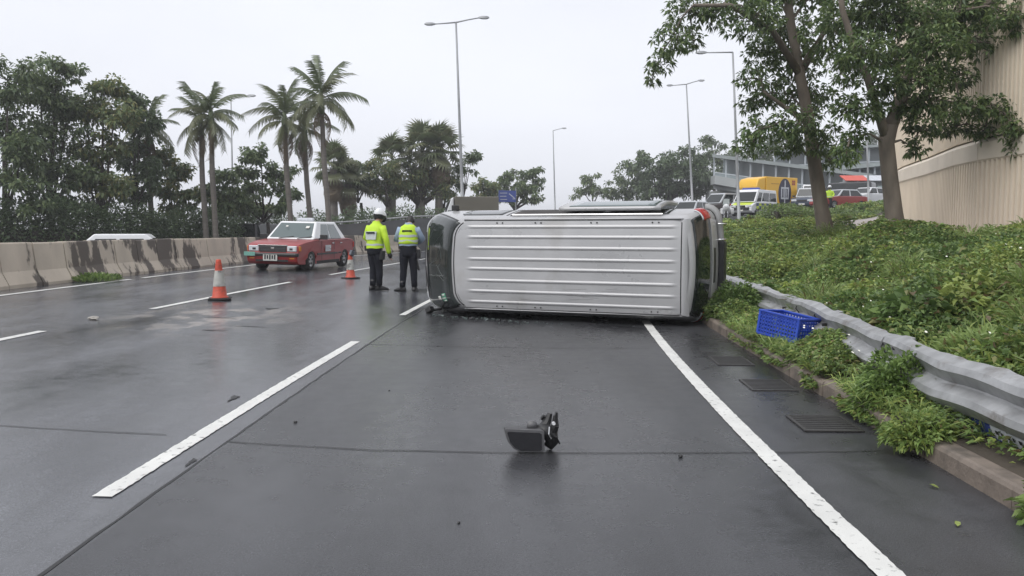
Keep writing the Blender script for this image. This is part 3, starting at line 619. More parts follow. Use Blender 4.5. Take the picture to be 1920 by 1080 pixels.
tp('lower_grille', M_black, (2.318, 0, .33), (.03, 1.0, .06), bevel=.006)
rs = tp('roof_sign', M_dirtyw, (-.12, 0, 1.55), (.16, .55, .11), bevel=.03)
for a, b_, s_ in ((.30, .06, .10), (.30, .19, .07), (-.36, .03, .06)):   # stickers on the windscreen
    yy = a + .12; mb = MB(); mb.box((.70 + (.06 - b_) * 1.0, yy, 1.30 - b_ * .8 + .06), (.010, s_ * 1.1, s_), (0, R(-50.5), 0)); mb.build('sticker', M_plate, taxi)
for s in (-.35, .25):
    mb = MB(); mb.tube([(1.10, s, .965), (1.02, s + .45, 1.03)], .012, 5); mb.build('wiper', M_black, taxi)

Qv = 'traffic held up on the slip road'
def onslip(px, py, Y): p = at(px, py, Y); return (p.x, p.y, float(zroad(p.x, p.y)))
car('silver_car', 'small silver car just behind the tail of the overturned van', 'car', onslip(1295, 400, 52), (-.62, -.78), SEDAN, 1.72, (1.42, -1.35), .31, ((1.0, -1.75, .80, .93), (.35, -1.1, .6, 1.47)), M_cars, group=Qv)
car('silver_car', 'pale silver car half hidden beside the small silver car', 'car', onslip(1262, 400, 56), (-.62, -.78), SEDAN, 1.72, (1.42, -1.35), .31, ((1.0, -1.75, .80, .93), (.35, -1.1, .6, 1.5)), M_cars, group=Qv)
car('people_carrier', 'dark brown people carrier waiting left of the police van', 'car', onslip(1354, 395, 66), (-.80, -.60), SUV, 1.85, (1.4, -1.35), .34, ((1.35, -2.1, .90, 1.02), (.55, -1.85, .72, 1.85)), M_carbr, M_cars, group=Qv)
car('dark_suv', 'dark blue off-road car behind the yellow lorry, cut by the tree trunk', 'car', onslip(1516, 396, 66), (-.55, -.83), SUV, 1.85, (1.4, -1.35), .36, ((.95, -2.05, .88, 1.03), (.35, -1.9, .72, 1.75)), M_carb, M_cars, group=Qv, lampz=.72)
car('white_van', 'white van far behind the dark blue off-road car', 'van', onslip(1521, 380, 74), (-.3, -.95), VANP, 1.8, (1.5, -1.4), .34, ((1.8, -2.35, .88, 1.1), (1.15, -2.3, .76, 2.0)), M_white, group=Qv, lampz=.75)
car('red_car', 'red saloon car between the tree trunk and the black van', 'car', onslip(1574, 384, 62), (-.9, -.43), SEDAN, 1.7, (1.42, -1.35), .31, ((1.0, -1.75, .80, .93), (.35, -1.15, .6, 1.46)), M_carred, M_cars, group=Qv)
car('black_van', 'black van standing behind the red saloon car', 'van', onslip(1584, 376, 70), (-.80, .6), VANP, 1.8, (1.5, -1.4), .34, ((1.8, -2.35, .88, 1.1), (1.15, -2.25, .76, 1.95)), M_carblk, group=Qv, lampz=.75)
car('white_saloon', 'white saloon car at the right end of the queue', 'car', onslip(1626, 380, 66), (-.85, -.53), SEDAN, 1.75, (1.42, -1.35), .32, ((1.05, -1.75, .82, .93), (.35, -1.0, .6, 1.44)), M_white, group=Qv)
car('teal_car', 'pale green car mostly hidden behind the forked tree trunk', 'car', onslip(1662, 378, 68), (-.85, -.53), SEDAN, 1.75, (1.42, -1.35), .32, ((1.05, -1.75, .82, .93), (.35, -1.0, .6, 1.44)), mat('teal_paint', (.16, .24, .22), .3, coat=.4), group=Qv)
Qo = 'traffic on the far carriageway'
wc = car('white_car', 'white car passing behind the concrete barrier on the left', 'car', (-12.7, 26.0, float(zroad(-12.7, 26))), (-.95, -.3), SEDAN, 1.75, (1.42, -1.35), .32, ((1.05, -1.75, .82, .93), (.45, -1.1, .66, 1.48)), M_white, group=Qo,
    panes=[('front', .08, .92, .08, .74), ('rear', .1, .9, .2, .74), ('left', .12, .44, .08, .70), ('left', .49, .86, .08, .70), ('right', .14, .51, .08, .70), ('right', .56, .88, .08, .70)])
wc.scale = (.95, 1, .91)
car('dark_car', 'dark car behind the barrier left of the red taxi', 'car', (-13.2, 43.5, float(zroad(-13.2, 43.5))), (.25, .97), SUV, 1.8, (1.4, -1.35), .34, ((1.1, -2.1, .88, 1.02), (.35, -1.9, .72, 1.78)), M_carblk, group=Qo)
car('white_hatchback', 'white car showing only its roof above the front of the overturned van', 'car', (-1.1, 47.0, float(zroad(-1.1, 47)) + .1), (-.93, -.35), SEDAN, 1.75, (1.42, -1.35), .32, ((1.05, -1.75, .82, .93), (.35, -1.0, .6, 1.46)), M_white, group=Qo)
car('white_estate', 'white estate car peeping over the middle of the overturned van', 'car', (1.75, 54.0, float(zroad(1.75, 54)) + .0), (-.93, -.35), SUV, 1.8, (1.4, -1.35), .33, ((1.0, -2.05, .85, 1.02), (.4, -1.9, .68, 1.62)), M_white, group=Qo)
# box lorry beyond the median
lr = thing('box_lorry', 'drab olive box lorry seen above the front of the overturned van', 'lorry', (-2.0, 43.5, float(zroad(-2.0, 43.5))), R(188))
mb = MB(); mb.box((-.05, 0, 1.70), (2.3, 1.9, 2.34)); mb.build('cargo_box', M_olive, lr, bevel=.05)
mb = MB(); mb.prism([(1.15, .5), (1.15, 2.85), (1.28, 2.75), (1.55, 2.0), (1.75, 1.4), (1.75, .5)], -.88, .88); mb.build('cab', M_white, lr, bevel=.05)
mb = MB(); mb.prism([(1.30, 2.70), (1.34, 2.70), (1.60, 2.0), (1.56, 2.0)], -.8, .8); mb.build('windscreen', M_glass, lr)
for s in (-1, 1):
    mb = MB(); mb.prism([(1.18, 1.45), (1.18, 2.15), (1.45, 2.15), (1.6, 1.45)], s * .885, s * .895); mb.build('window', M_glass, lr)
    for x in (1.25, -.7): wheel(lr, x, s * .75, .38, .22, spokes=0)
mb = MB(); mb.box((.3, 0, .55), (3.2, .8, .2)); mb.build('chassis', M_under, lr)
mb = MB(); mb.box((-.6, .965, 1.75), (.9, .02, .08)); mb.box((-.6, -.965, 1.75), (.9, .02, .08)); mb.build('side_marking', M_black, lr)

# white police van with yellow chequers
pv = car('police_van', 'white police van with yellow chequered sides and a roof light bar', 'van', onslip(1413, 412, 60), (-.643, -.766), VANP, 1.95, (1.55, -1.4), .35,
         ((1.85, -2.4, .93, 1.1), (1.05, -2.3, .80, 2.12)), M_white, group=Qv, lampz=.78, tail=1.0,
         panes=[('front', .05, .95, .05, .80), ('rear', .1, .9, .1, .85), ('left', .08, .25, .05, .76), ('left', .30, .60, .08, .76), ('left', .63, .95, .08, .76), ('right', .05, .37, .08, .76), ('right', .40, .70, .08, .76), ('right', .75, .92, .05, .76)])
for s in (-1, 1):
    for i in range(9):
        for j in range(2):
            mb = MB(); mb.box((1.55 - .45 * i, s * .978, .66 + .23 * j), (.44, .012, .22)); mb.build('chequer_square', M_limey if (i + j) % 2 == 0 else M_cblue, pv)
pv.scale = (.95, .95, .90)
mb = MB(); mb.box((.55, 0, 2.2), (.34, 1.3, .15)); lb = mb.build('light_bar', mat('blue_lens', (.05, .08, .35), .15), pv, bevel=.03)
mb = MB(); mb.box((2.43, 0, .55), (.03, 1.4, .26)); mb.build('bumper_mask', M_black, pv, bevel=.02)
mb = MB(); mb.box((1.9, 0, 1.0), (.9, 1.5, .02), (0, R(20), 0)); mb.build('bonnet_stripe', M_limey, pv)

# yellow lorry with the oval emblem
p = onslip(1428, 398, 66); ty = thing('yellow_lorry', 'yellow box lorry with a dark oval emblem on its side', 'lorry', p, math.atan2(-.55, -.835), Qv); ty.scale = (.98, .98, 1.0)
mb = MB(); mb.box((-1.2, 0, 1.72), (3.9, 2.05, 2.35)); mb.build('cargo_box', M_truck, ty, bevel=.04)
mb = MB(); mb.prism([(.80, .55), (.80, 1.75), (1.5, 1.75), (2.05, 1.15), (2.2, .9), (2.2, .5)], -.9, .9); mb.build('cab', M_white, ty, bevel=.05)
mb = MB(); mb.prism([(1.54, 1.73), (1.58, 1.73), (2.08, 1.18), (2.04, 1.18)], -.8, .8); mb.build('windscreen', M_glass, ty)
mb = MB(); mb.prism([(.77, 1.80), (.77, 2.88), (1.55, 2.72), (1.75, 2.45), (1.85, 2.0), (1.70, 1.80)], -.98, .98); mb.build('wind_deflector', M_truck, ty, bevel=.12, seg=4)
mb = MB(); mb.box((1.3, 0, 1.82), (1.0, 1.9, .10)); mb.build('sun_visor', M_black, ty, bevel=.02)
mb = MB(); mb.box((-.2, 0, .55), (4.4, .8, .22)); mb.build('chassis', M_under, ty)
for s in (-1, 1):
    for x in (1.5, -1.9): wheel(ty, x, s * .82, .40, .24, spokes=0)
    mb = MB(); mb.prism([(1.0, 1.15), (1.0, 1.65), (1.45, 1.65), (1.85, 1.15)], s * .905, s * .915); mb.build('window', M_glass, ty)
    y = s * 1.03; mb = MB(); n = 40
    mb.loft([[(-1.55 + .80 * math.cos(2 * math.pi * k / n), y + s * e, 1.62 + 1.18 * math.sin(2 * math.pi * k / n)) for k in range(n)] for e in (0, .012)]); em = mb.build('oval_emblem', M_tnavy, ty)
    mb = MB()
    for dx, dz, w, h in ((0, .05, .13, 1.95), (0, .42, .95, .13), (-.42, .02, .12, .86), (.42, .02, .12, .86), (0, -.41, .95, .13), (-.2, -.02, .06, .7), (.2, -.02, .06, .7)):
        mb.box((-1.55 + dx, y + s * (.018 + .001 * (w > .5)), 1.62 + dz), (w, .014, h))
    mb.build('emblem_stroke', M_dirtyw, em)
    mb = MB()
    for i in range(2):
        for j in range(2): mb.box((-2.75 + .21 * i, y + s * .006, 2.38 + .21 * j), (.17, .012, .17))
    mb.build('red_lettering', mat('lettering_red', (.32, .06, .04), .5), ty)
    mb = MB(); mb.box((-.35, y + s * .004, 2.35), (1.0, .008, .04)); mb.build('side_stripe', mat('stripe_brown', (.35, .17, .03), .5), ty)

# ------------------------------------------------------------------ overturned van (x forward, y left, z up in its own frame; lying on its left side, roof to the camera)
TH = R(20.5); cT, sT = math.cos(TH), math.sin(TH)
VAN_O = Vector((.985, 14.05, .842))
VM = Matrix(((-cT, 0, -sT, VAN_O.x), (sT, 0, -cT, VAN_O.y), (0, -1, 0, VAN_O.z), (0, 0, 0, 1)))
VM = VM @ Matrix.Rotation(R(.9), 4, 'Y')
van = thing('overturned_van', 'silver van lying on its side with its ribbed roof towards the camera', 'van', mw=VM)
_z = [.18, .26, .40, .60, .90, 1.02, 1.10, 1.25, 1.5, 1.7, 1.82, 1.885, 1.925]
_hw = [.78, .82, .842, .8475, .8475, .847, .843, .832, .795, .758, .728, .70, .672]
_xf = [2.20, 2.29, 2.345, 2.35, 2.30, 2.22, 2.15, 2.02, 1.785, 1.59, 1.455, 1.36, 1.25]
_xr = [-2.36, -2.47, -2.51, -2.52, -2.51, -2.505, -2.50, -2.485, -2.45, -2.42, -2.39, -2.36, -2.31]
_af = [.40, .45, .5, .5, .5, .5, .48, .44, .40, .38, .36, .34, .30]    # front corner length
def tab(a, z): return float(np.interp(z, _z, a))
def vs(p, z):
    """surface point of the van: p = 0 front centre, +-1..2 front corner, +-2..3 side, 3..4 rear corner, 4..5 rear"""
    s = 1 if p >= 0 else -1; q = abs(p); hw, xf, xr, af = tab(_hw, z), tab(_xf, z), tab(_xr, z), tab(_af, z); bf, ar, br = .30, .16, .16
    bow = .07
    if q <= 1: y = q * (hw - bf); x = xf - bow * (y / hw) ** 2
    elif q <= 2:
        a = (q - 1) * math.pi / 2; xc = xf - bow * ((hw - bf) / hw) ** 2 - af; x = xc + af * math.cos(a); y = hw - bf + bf * math.sin(a)
    elif q <= 3: x0 = xf - bow * ((hw - bf) / hw) ** 2 - af; x = x0 + (xr + ar - x0) * (q - 2); y = hw
    elif q <= 4: a = (q - 3) * math.pi / 2; x = xr + ar - ar * math.sin(a); y = hw - br + br * math.cos(a)
    else: y = (hw - br) * (5 - q); x = xr - .05 * (1 - (y / (hw - br)) ** 2) if hw > br else xr
    return Vector((x, s * y, z))
def p_of_x(x, z, s=1):
    hw, xf, xr, af = tab(_hw, z), tab(_xf, z), tab(_xr, z), tab(_af, z); x0 = xf - .07 * ((hw - .3) / hw) ** 2 - af; return s * (2 + (x - x0) / (xr + .16 - x0))
def vn(p, z):
    e = .01; a = vs(p + e, z) - vs(p - e, z); b = vs(p, min(z + e, 1.925)) - vs(p, z - e); n = a.cross(b)
    if n.length < 1e-9: n = Vector((1, 0, 0))
    n.normalize(); c = vs(p, z) - Vector((0, 0, z)); return n if n.dot(c) > 0 else -n
def patch(name, p0, p1, z0, z1, m, parent, off=.004, nu=16, nv=8, byx=None, corner=.0, thick=.006, smooth=True):
    """panel lying on the van surface. byx=+-1: p0,p1 are x positions on that side"""
    def fn(u, v):
        z = z0 + (z1 - z0) * v; q0, q1 = (p_of_x(p0, z, byx), p_of_x(p1, z, byx)) if byx else (p0, p1); q = q0 + (q1 - q0) * u
        return vs(q, z) + vn(q, z) * off
    mb = MB(); mb.grid(fn, nu, nv)
    if thick:
        o = mb.build(name, m, parent, smooth=smooth); md = o.modifiers.new('solid', 'SOLIDIFY'); md.thickness = thick; md.offset = -1 if True else 0; return o
    return mb.build(name, m, parent, smooth=smooth)
ps = [k / 6 for k in range(0, 6)] + [1 + k / 8 for k in range(8)] + [2 + k / 16 for k in range(16)] + [3 + k / 6 for k in range(6)] + [4 + k / 4 for k in range(5)]
loop = ps + [-p for p in reversed(ps[1:-1])]
mb = MB(); zl = sorted(set(_z + [.5, .75, 1.38, 1.6, 1.76, 1.855, 1.905]))
mb.loft([[vs(p, z) for p in loop] for z in zl], cap=False); mb.build('body', M_silver, van, smooth=True)
mb = MB(); mb.add([vs(p, .19) + Vector((0, 0, .02)) for p in loop], [tuple(range(len(loop)))]); mb.box((0, 0, .14), (4.0, .7, .12)); mb.tube([(1.4, .3, .1), (.2, .32, .08), (-1.2, .3, .1), (-2.2, .45, .16)], .045, 8); mb.box((-.9, 0, .14), (.2, 1.2, .12)); mb.build('underside', M_under, van)
# ribbed roof panel
RIB = [-.575, -.42, -.255, -.085, .065, .245, .41, .575]
def roof_z(x, y):
    k = (abs(y) / .675); z = 1.928 + .040 * (1 - k ** 3) - .05 * max(0, (x - .75) / .5) ** 2 * .5 - .02 * max(0, (-2.14 - x) / .2)
    w = float(sstep(1.05, .93, x) * sstep(-2.19, -2.08, x))
    for r in RIB:
        d = abs(y - r) / .027
        if d < 1: z += .012 * w * (1 - d * d) ** 1.2
    z += .011 * (float(vnoise(x * 1.7 + 5, y * 2.2 + 7)) - .5)
    return z
def roof_edge(y): k = y / .672; return 1.25 - .07 * k * k - .12 * max(0, abs(k) - .55) ** 2 / .2
yy = sorted(set([round(-.668 + 1.336 * k / 60, 4) for k in range(61)] + [round(r + d, 4) for r in RIB for d in (-.032, -.028, -.02, -.012, -.006, 0, .006, .012, .02, .028, .032)]))
mb = MB(); NX = 90; vl = []
for j, y in enumerate(yy):
    x1 = roof_edge(y); x0 = -2.24
    for i in range(NX + 1): x = x0 + (x1 - x0) * i / NX; vl.append((x, y, roof_z(x, y)))
mb.add(vl, [(j * (NX + 1) + i, j * (NX + 1) + i + 1, (j + 1) * (NX + 1) + i + 1, (j + 1) * (NX + 1) + i) for j in range(len(yy) - 1) for i in range(NX)])
roof = mb.build('roof', M_silver, van, smooth=True)
mb = MB(); mb.grid(lambda u, v: (lambda y, t: Vector((-2.256 - .105 * t, y * (1 + .035 * t), 1.953 - .066 * t * t - .026 * abs(y / .67) ** 3 * (1 - .6 * t))))(-.668 + 1.336 * v, u), 6, 24); mb.build('tailgate_top', M_silver, van, smooth=True)
mb = MB(); mb.grid(lambda u, v: Vector((-2.261 + .026 * u, -.66 + 1.32 * v, roof_z(-2.235, -.66 + 1.32 * v) - .012)), 1, 24); mb.build('roof_seam', M_black, van)
for s in (-1, 1):
    mb = MB(); mb.tube([(1.12 - .02, s * .690, 1.905), (.9, s * .688, 1.921), (0, s * .688, 1.924), (-1.0, s * .688, 1.924), (-2.27, s * .686, 1.915)], .011, 6); mb.build('drip_rail', M_silver, van, smooth=True)
    mb = MB(); mb.tube([(1.1, s * .672, 1.922), (0, s * .672, 1.931), (-2.235, s * .672, 1.931)], .006, 5); mb.build('gutter_line', M_black, van)
    for x in (.50, -.12, -.98, -1.88):
        for e in (-.045, .045):
            mb = MB(); mb.lathe([(.011, 0), (.011, .018), (.006, .022)], 8, (x + e, s * .635, roof_z(x, s * .635) - .006)); mb.build('rack_stud', M_black, van)
# scrapes along the lower roof edge
for k in range(16):
    x0_ = random.uniform(-2.0, .9); y0_ = random.uniform(.30, .64); ln_ = random.uniform(.08, .4); sl_ = random.uniform(-.12, .12); mb = MB(); n = 6
    mb.tube([(x0_ + ln_ * q / n, y0_ + sl_ * ln_ * q / n, roof_z(x0_ + ln_ * q / n, y0_ + sl_ * ln_ * q / n) + .0005) for q in range(n + 1)], random.uniform(.0015, .003), 4, flat=.5); mb.build('scrape', mat('scrape_grey', (.20, .19, .18), .7), roof)
# glazing
WSM = mat('windscreen_glass', (.022, .028, .027), .07, var=.5, scale=2.5, spec=.55, bump=.08, bscale=7)
patch('windscreen_surround', -1.66, 1.66, 1.05, 1.915, M_black, van, .003, 40, 10)
ws = patch('windscreen', -1.6, 1.6, 1.09, 1.895, WSM, van, .008, 40, 12)
M_crack = mat('crack_line', (.16, .18, .17), .4)
def onglass(y, z):   # point just off the windscreen at lateral y (fraction of half width) and height z
    p = y * 1.5; return vs(p, z) + vn(p, z) * .0125
for (y0, z0, y1, z1) in ((-.55, 1.72, -.05, 1.50), (-.45, 1.60, -.1, 1.68), (-.7, 1.70, -.35, 1.35), (.02, 1.62, .38, 1.42), (.05, 1.50, .30, 1.72), (-.05, 1.50, .06, 1.2), (.28, 1.20, .28, 1.76), (-.8, 1.4, -.5, 1.2), (.3, 1.6, .42, 1.74)):
    mb = MB(); n = 8; mb.tube([onglass(y0 + (y1 - y0) * k / n + random.uniform(-.012, .012), z0 + (z1 - z0) * k / n) for k in range(n + 1)], .0022, 4); mb.build('crack', M_crack, ws)
stk = patch('licence_sticker', 1.06, 1.34, 1.62, 1.74, mat('sticker_green', (.05, .26, .15), .4, var=.3, scale=40), ws, .011, 6, 4)
for a, b_, c_, d_ in ((1.08, 1.14, 1.64, 1.72), (1.20, 1.24, 1.63, 1.73), (1.28, 1.33, 1.66, 1.73)): patch('sticker_print', a, b_, c_, d_, M_plate, stk, .013, 3, 3)
patch('tax_disc', 1.12, 1.26, 1.49, 1.57, M_plate, ws, .011, 4, 3)
for s in (-.9, .15):
    mb = MB(); q = [vs(s + k * .14, 1.07 + .012 * k) + vn(s + k * .14, 1.07) * .03 for k in range(8)]; mb.tube(q, .009, 5); mb.build('wiper', M_black, van)
patch('rear_window_surround', -5.85, -4.02, 1.20, 1.80, M_black, van, .003, 2, 2) if False else None
def rearpatch(name, k, z0, z1, m, off, par=van, n=24):
    def fn(u, v):
        z = z0 + (z1 - z0) * v; t = (u * 2 - 1) * k; q = 5 - abs(t) if abs(t) <= 1 else 4 - (abs(t) - 1); q = q if t >= 0 else -q
        return vs(q, z) + vn(q, z) * off
    mb = MB(); mb.grid(fn, n, 8); o = mb.build(name, m, par, smooth=True); md = o.modifiers.new('solid', 'SOLIDIFY'); md.thickness = .006; return o
rearpatch('rear_window', 1.45, 1.12, 1.835, M_glass, .006)
rearpatch('tailgate_panel', 1.0, .52, 1.06, M_silver, .012)
rearpatch('plate_recess', .38, .80, .97, M_black, .016)
mb = MB()
def bump_ring(z, off): return [vs(q, z) + vn(q, z) * off for q in [3.0 + k / 6 for k in range(13)] + [-5 + k / 6 for k in range(1, 13)]]
mb.loft([bump_ring(.50, .01), bump_ring(.49, .07), bump_ring(.40, .09), bump_ring(.30, .07), bump_ring(.26, .0)], cap=False, closed=False); mb.build('rear_bumper', mat('bumper_paint', (.30, .30, .30), .5), van, smooth=True, solid=.02)
mb = MB(); mb.box((-2.62, .12, .40), (.10, .95, .28)); mb.build('rear_step', M_black, van, bevel=.02)
for y in (-.62, -.38): mb = MB(); mb.tube([(-2.58, y, .30), (-2.66, y, .36), (-2.66, y, .52), (-2.56, y, .58)], .016, 6); mb.build('step_bracket', M_chrome, van, smooth=True)
for s in (-1, 1):
    patch('tail_light', s * 3.05, s * 3.95, 1.0, 1.36, M_redlens, van, .012, 8, 8); patch('reverse_lens', s * 3.1, s * 3.9, 1.38, 1.44, M_lens, van, .012, 8, 2)
    patch('headlight', s * .95, s * 1.6, .78, .98, M_lens, van, .003, 10, 4)
patch('grille', -.8, .8, .74, .92, M_black, van, .010, 10, 3)
patch('front_bumper', -1.7, 1.7, .24, .56, M_silver, van, .010, 30, 6)
# sides: windows, door openings, wheels. The right side (y<0) is uppermost
for s in (-1, 1):
    patch('front_door_window', .55, 1.28, 1.14, 1.70, M_glass, van, .006, 10, 8, byx=s)
    patch('rear_side_window', -2.02, -1.02, 1.16, 1.72, M_glass, van, .006, 10, 8, byx=s)
    patch('door_seam', .44, .47, .40, 1.74, M_black, van, .003, 2, 10, byx=s); patch('belt_trim', -2.1, 1.5, .70, .76, M_black, van, .010, 14, 2, byx=s)
    for x in (1.42, -1.16):
        mb = MB(); mb.lathe([(.40, 0), (.38, .012)], 22, (x, s * .842, .34), 'y'); mb.build('wheel_arch', M_black, van); wheel(van, x, s * .755, .32, .20)
patch('side_window', -.95, .38, 1.16, 1.72, M_glass, van, .006, 10, 8, byx=1)
patch('door_opening', -.62, .40, .45, 1.77, mat('dark_interior', (.035, .03, .027), .8, var=.4, scale=5), van, .004, 10, 10, byx=-1)
# sliding door run back along the uppermost side, standing proud
sdr = patch('sliding_door', -1.92, -.40, .42, 1.785, M_silver, van, .125, 12, 14, byx=-1, thick=.05)
patch('door_glass', -1.84, -.55, 1.18, 1.73, M_glassl, sdr, .133, 10, 8, byx=-1)
mb = MB(); mb.tube([vs(p_of_x(x, 1.79, -1), 1.79) + Vector((0, -.02, 0)) for x in (.35, -.6, -1.95)], .014, 6); mb.build('door_track', M_chrome, van)
mb = MB(); mb.tube([vs(p_of_x(1.58, 1.10, -1), 1.10), vs(p_of_x(1.58, 1.10, -1), 1.10) + Vector((.02, -.05, .02))], [.035, .03], 8); mb.box(vs(p_of_x(1.58, 1.12, -1), 1.12) + Vector((.03, -.05, .04)), (.09, .09, .12)); mb.build('mirror_bracket', M_black, van, bevel=.012)
mb = MB(); mb.box((1.95, .79, 1.45), (.12, .09, .10), (.3, .2, .5)); mb.tube([(1.8, .78, 1.3), (1.95, .80, 1.45)], .025, 6); mb.build('broken_bracket', M_black, van, bevel=.02)

# broken glass and plastic scattered by the windscreen
mb = MB(); mb2 = MB()
for k in range(150):
    t = random.random(); x = -1.25 + 1.9 * t ** 1.3 + random.gauss(0, .06); y = 13.2 - .62 * (x + 1.25) - abs(random.gauss(0, .16)) - .12; s = random.uniform(.005, .015) * (2.2 if k % 17 == 0 else 1)
    (mb if k % 3 else mb2).box((x, y, s * .4 + .003), (s * 2, s * 1.4, s * .8), (random.uniform(-.5, .5), random.uniform(-.5, .5), random.random() * 3))
tag(mb.build('glass_fragments', mat('broken_glass', (.09, .115, .11), .2)), 'small broken glass fragments on the road by the windscreen', 'debris', kind='stuff')
tag(mb2.build('plastic_fragments', M_black), 'small black plastic fragments on the road below the van', 'debris', kind='stuff')
def lump(name, label, c, s, m, cat='stone'):
    me = bpy.data.meshes.new(name); bm = bmesh.new(); bmesh.ops.create_icosphere(bm, subdivisions=2, radius=1)
    for v in bm.verts: k = .75 + .5 * random.random(); v.co = Vector((v.co.x * s[0] * k, v.co.y * s[1] * k, v.co.z * s[2] * k + s[2] * .8))
    bm.to_mesh(me); bm.free(); me.materials.append(m); o = obj(name, me); o.location = c; return tag(o, label, cat)
lump('stone', 'pale flat stone lying alone on the left lane', (-5.83, 11.3, .12), (.075, .055, .03), mat('pale_stone', (.36, .34, .31), .8, var=.2, scale=20))
lump('dark_lump', 'small dark lump on the road seam beside the long dash', (-1.55, 5.75, 0), (.014, .012, .008), M_black, 'debris')
lump('dark_lump', 'small black lump near the slab joint right of the mirror', (1.02, 4.86, 0), (.014, .011, .010), M_black, 'debris')
PB = ['tiny dark pebble left of the far end of the long dash', 'tiny dark pebble between the long dash and the torn-off mirror', 'tiny dark pebble just left of the second dash', 'tiny dark pebble beside the near end of the second dash', 'tiny dark pebble on the near asphalt below the torn-off mirror', 'tiny dark pebble on the pale lane at the lower left']
for k, (x, y) in enumerate(((-2.62, 10.9), (-1.05, 6.9), (-2.2, 13.2), (-2.0, 13.7), (-.25, 3.75), (-3.9, 4.2))): tag(lump('pebble', '', (x, y, float(zroad(x, y))), (.008, .007, .005), M_black, 'pebble'), PB[k], 'pebble', 'pebbles on the road')
FL_LAB = ['small pale leaf alone on the asphalt near the bottom right', 'small leaf on the asphalt close to the bare kerb']
for k, (x, y, r) in enumerate(((2.08, 3.72, 1.1), (2.26, 4.28, 2.0))):
    mb = MB(); mb.loft([[(x + (a * math.cos(r) - b * math.sin(r)) * .028, y + (a * math.sin(r) + b * math.cos(r)) * .028, .006 + h) for a, b, h in ((-1, 0, 0), (-.3, .45, .006), (.5, .4, .01), (1.1, 0, .004), (.5, -.4, .008), (-.3, -.45, .004))]] * 1 + [[(x + (a * math.cos(r) - b * math.sin(r)) * .028, y + (a * math.sin(r) + b * math.cos(r)) * .028, .008 + h) for a, b, h in ((-1, 0, 0), (-.3, .45, .006), (.5, .4, .01), (1.1, 0, .004), (.5, -.4, .008), (-.3, -.45, .004))]])
    tag(mb.build('fallen_leaf', G['yellow']), FL_LAB[k], 'leaf', 'fallen leaves by the kerb')

# ------------------------------------------------------------------ torn-off door mirror on the road
mr = thing('broken_mirror', 'torn-off black van door mirror lying in the middle of the lane', 'mirror', (.13, 5.02, 0), R(3)); mr.scale = (1.1, 1.1, .97)
rim = [(-.165, .155), (-.158, .165), (.045, .152), (.058, .14), (.062, .01), (.05, .0), (-.075, .004), (-.115, .03), (-.145, .075)]
def rimz(x, z, d): return (x, -.06 + d - (z - .08) * .16, z + .004)
mb = MB(); cxm, czm = -.05, .08
mb.loft([[rimz(x, z, 0) for x, z in rim], [rimz(x * 1.02, z, .03) for x, z in rim], [rimz(cxm + (x - cxm) * .93, czm + (z - czm) * .93, .08) for x, z in rim], [rimz(cxm + (x - cxm) * .62, czm + (z - czm) * .6, .125) for x, z in rim], [rimz(cxm + (x - cxm) * .2, czm + (z - czm) * .2, .14) for x, z in rim]])
mb.build('housing', mat('mirror_housing', (.028, .028, .03), .4, var=.2, scale=30, bump=.2, bscale=90), mr, smooth=False, bevel=.004)
mb = MB(); mb.loft([[rimz(cxm + (x - cxm) * 1.0, czm + (z - czm) * 1.0, d) for x, z in rim] for d in (-.012, -.004)]); bz = mb.build('bezel', mat('mirror_bezel', (.15, .15, .155), .4), mr, bevel=.003)
mb = MB(); mb.loft([[rimz(cxm + (x - cxm) * .86, czm + (z - czm) * .80 - .004, d) for x, z in rim] for d in (-.0165, -.013)]); mb.build('mirror_glass', mat('mirror_silver', (.16, .16, .17), .12, metal=.9), bz)
mb = MB(); mb.tube([(.03, 0, .12), (.075, -.005, .13), (.10, 0, .10), (.11, .01, .05), (.085, .0, .02)], [.05, .05, .045, .038, .03], 10); mb.build('pivot_base', M_black, mr, smooth=True)
mb = MB(); mb.tube([(.06, .01, .14), (.085, .02, .19), (.10, .025, .235)], [.035, .024, .014], 8); mb.tube([(.105, .0, .10), (.128, .005, .16), (.130, .01, .225)], [.034, .022, .012], 8); mb.box((.128, .012, .19), (.014, .05, .08), (0, .15, 0)); mb.box((.075, .03, .20), (.05, .02, .03), (.4, .5, .2)); mb.box((.118, -.02, .14), (.03, .03, .05), (.2, .3, .6)); mb.box((.05, -.02, .135), (.04, .03, .02), (.1, -.4, .3)); mb.box((.135, .0, .235), (.012, .035, .03)); mb.tube([(.10, -.03, .12), (.13, -.05, .10), (.15, -.03, .05)], .005, 5); mb.build('torn_arm', M_black, mr)
mb = MB(); mb.lathe([(.03, -.012), (.03, .012), (.02, .02)], 14, (-.005, -.01, .168), 'y'); mb.build('motor_cap', mat('grey_plastic', (.11, .11, .115), .4), mr, smooth=True)
mb = MB(); mb.lathe([(.010, -.01), (.010, .01)], 12, (.115, -.035, .185), 'y'); mb.build('bolt', M_white, mr)
mb = MB(); mb.tube([(.09, -.04, .165), (.085, -.052, .12), (.10, -.05, .09)], .006, 6); mb.build('wire', M_chrome, mr)

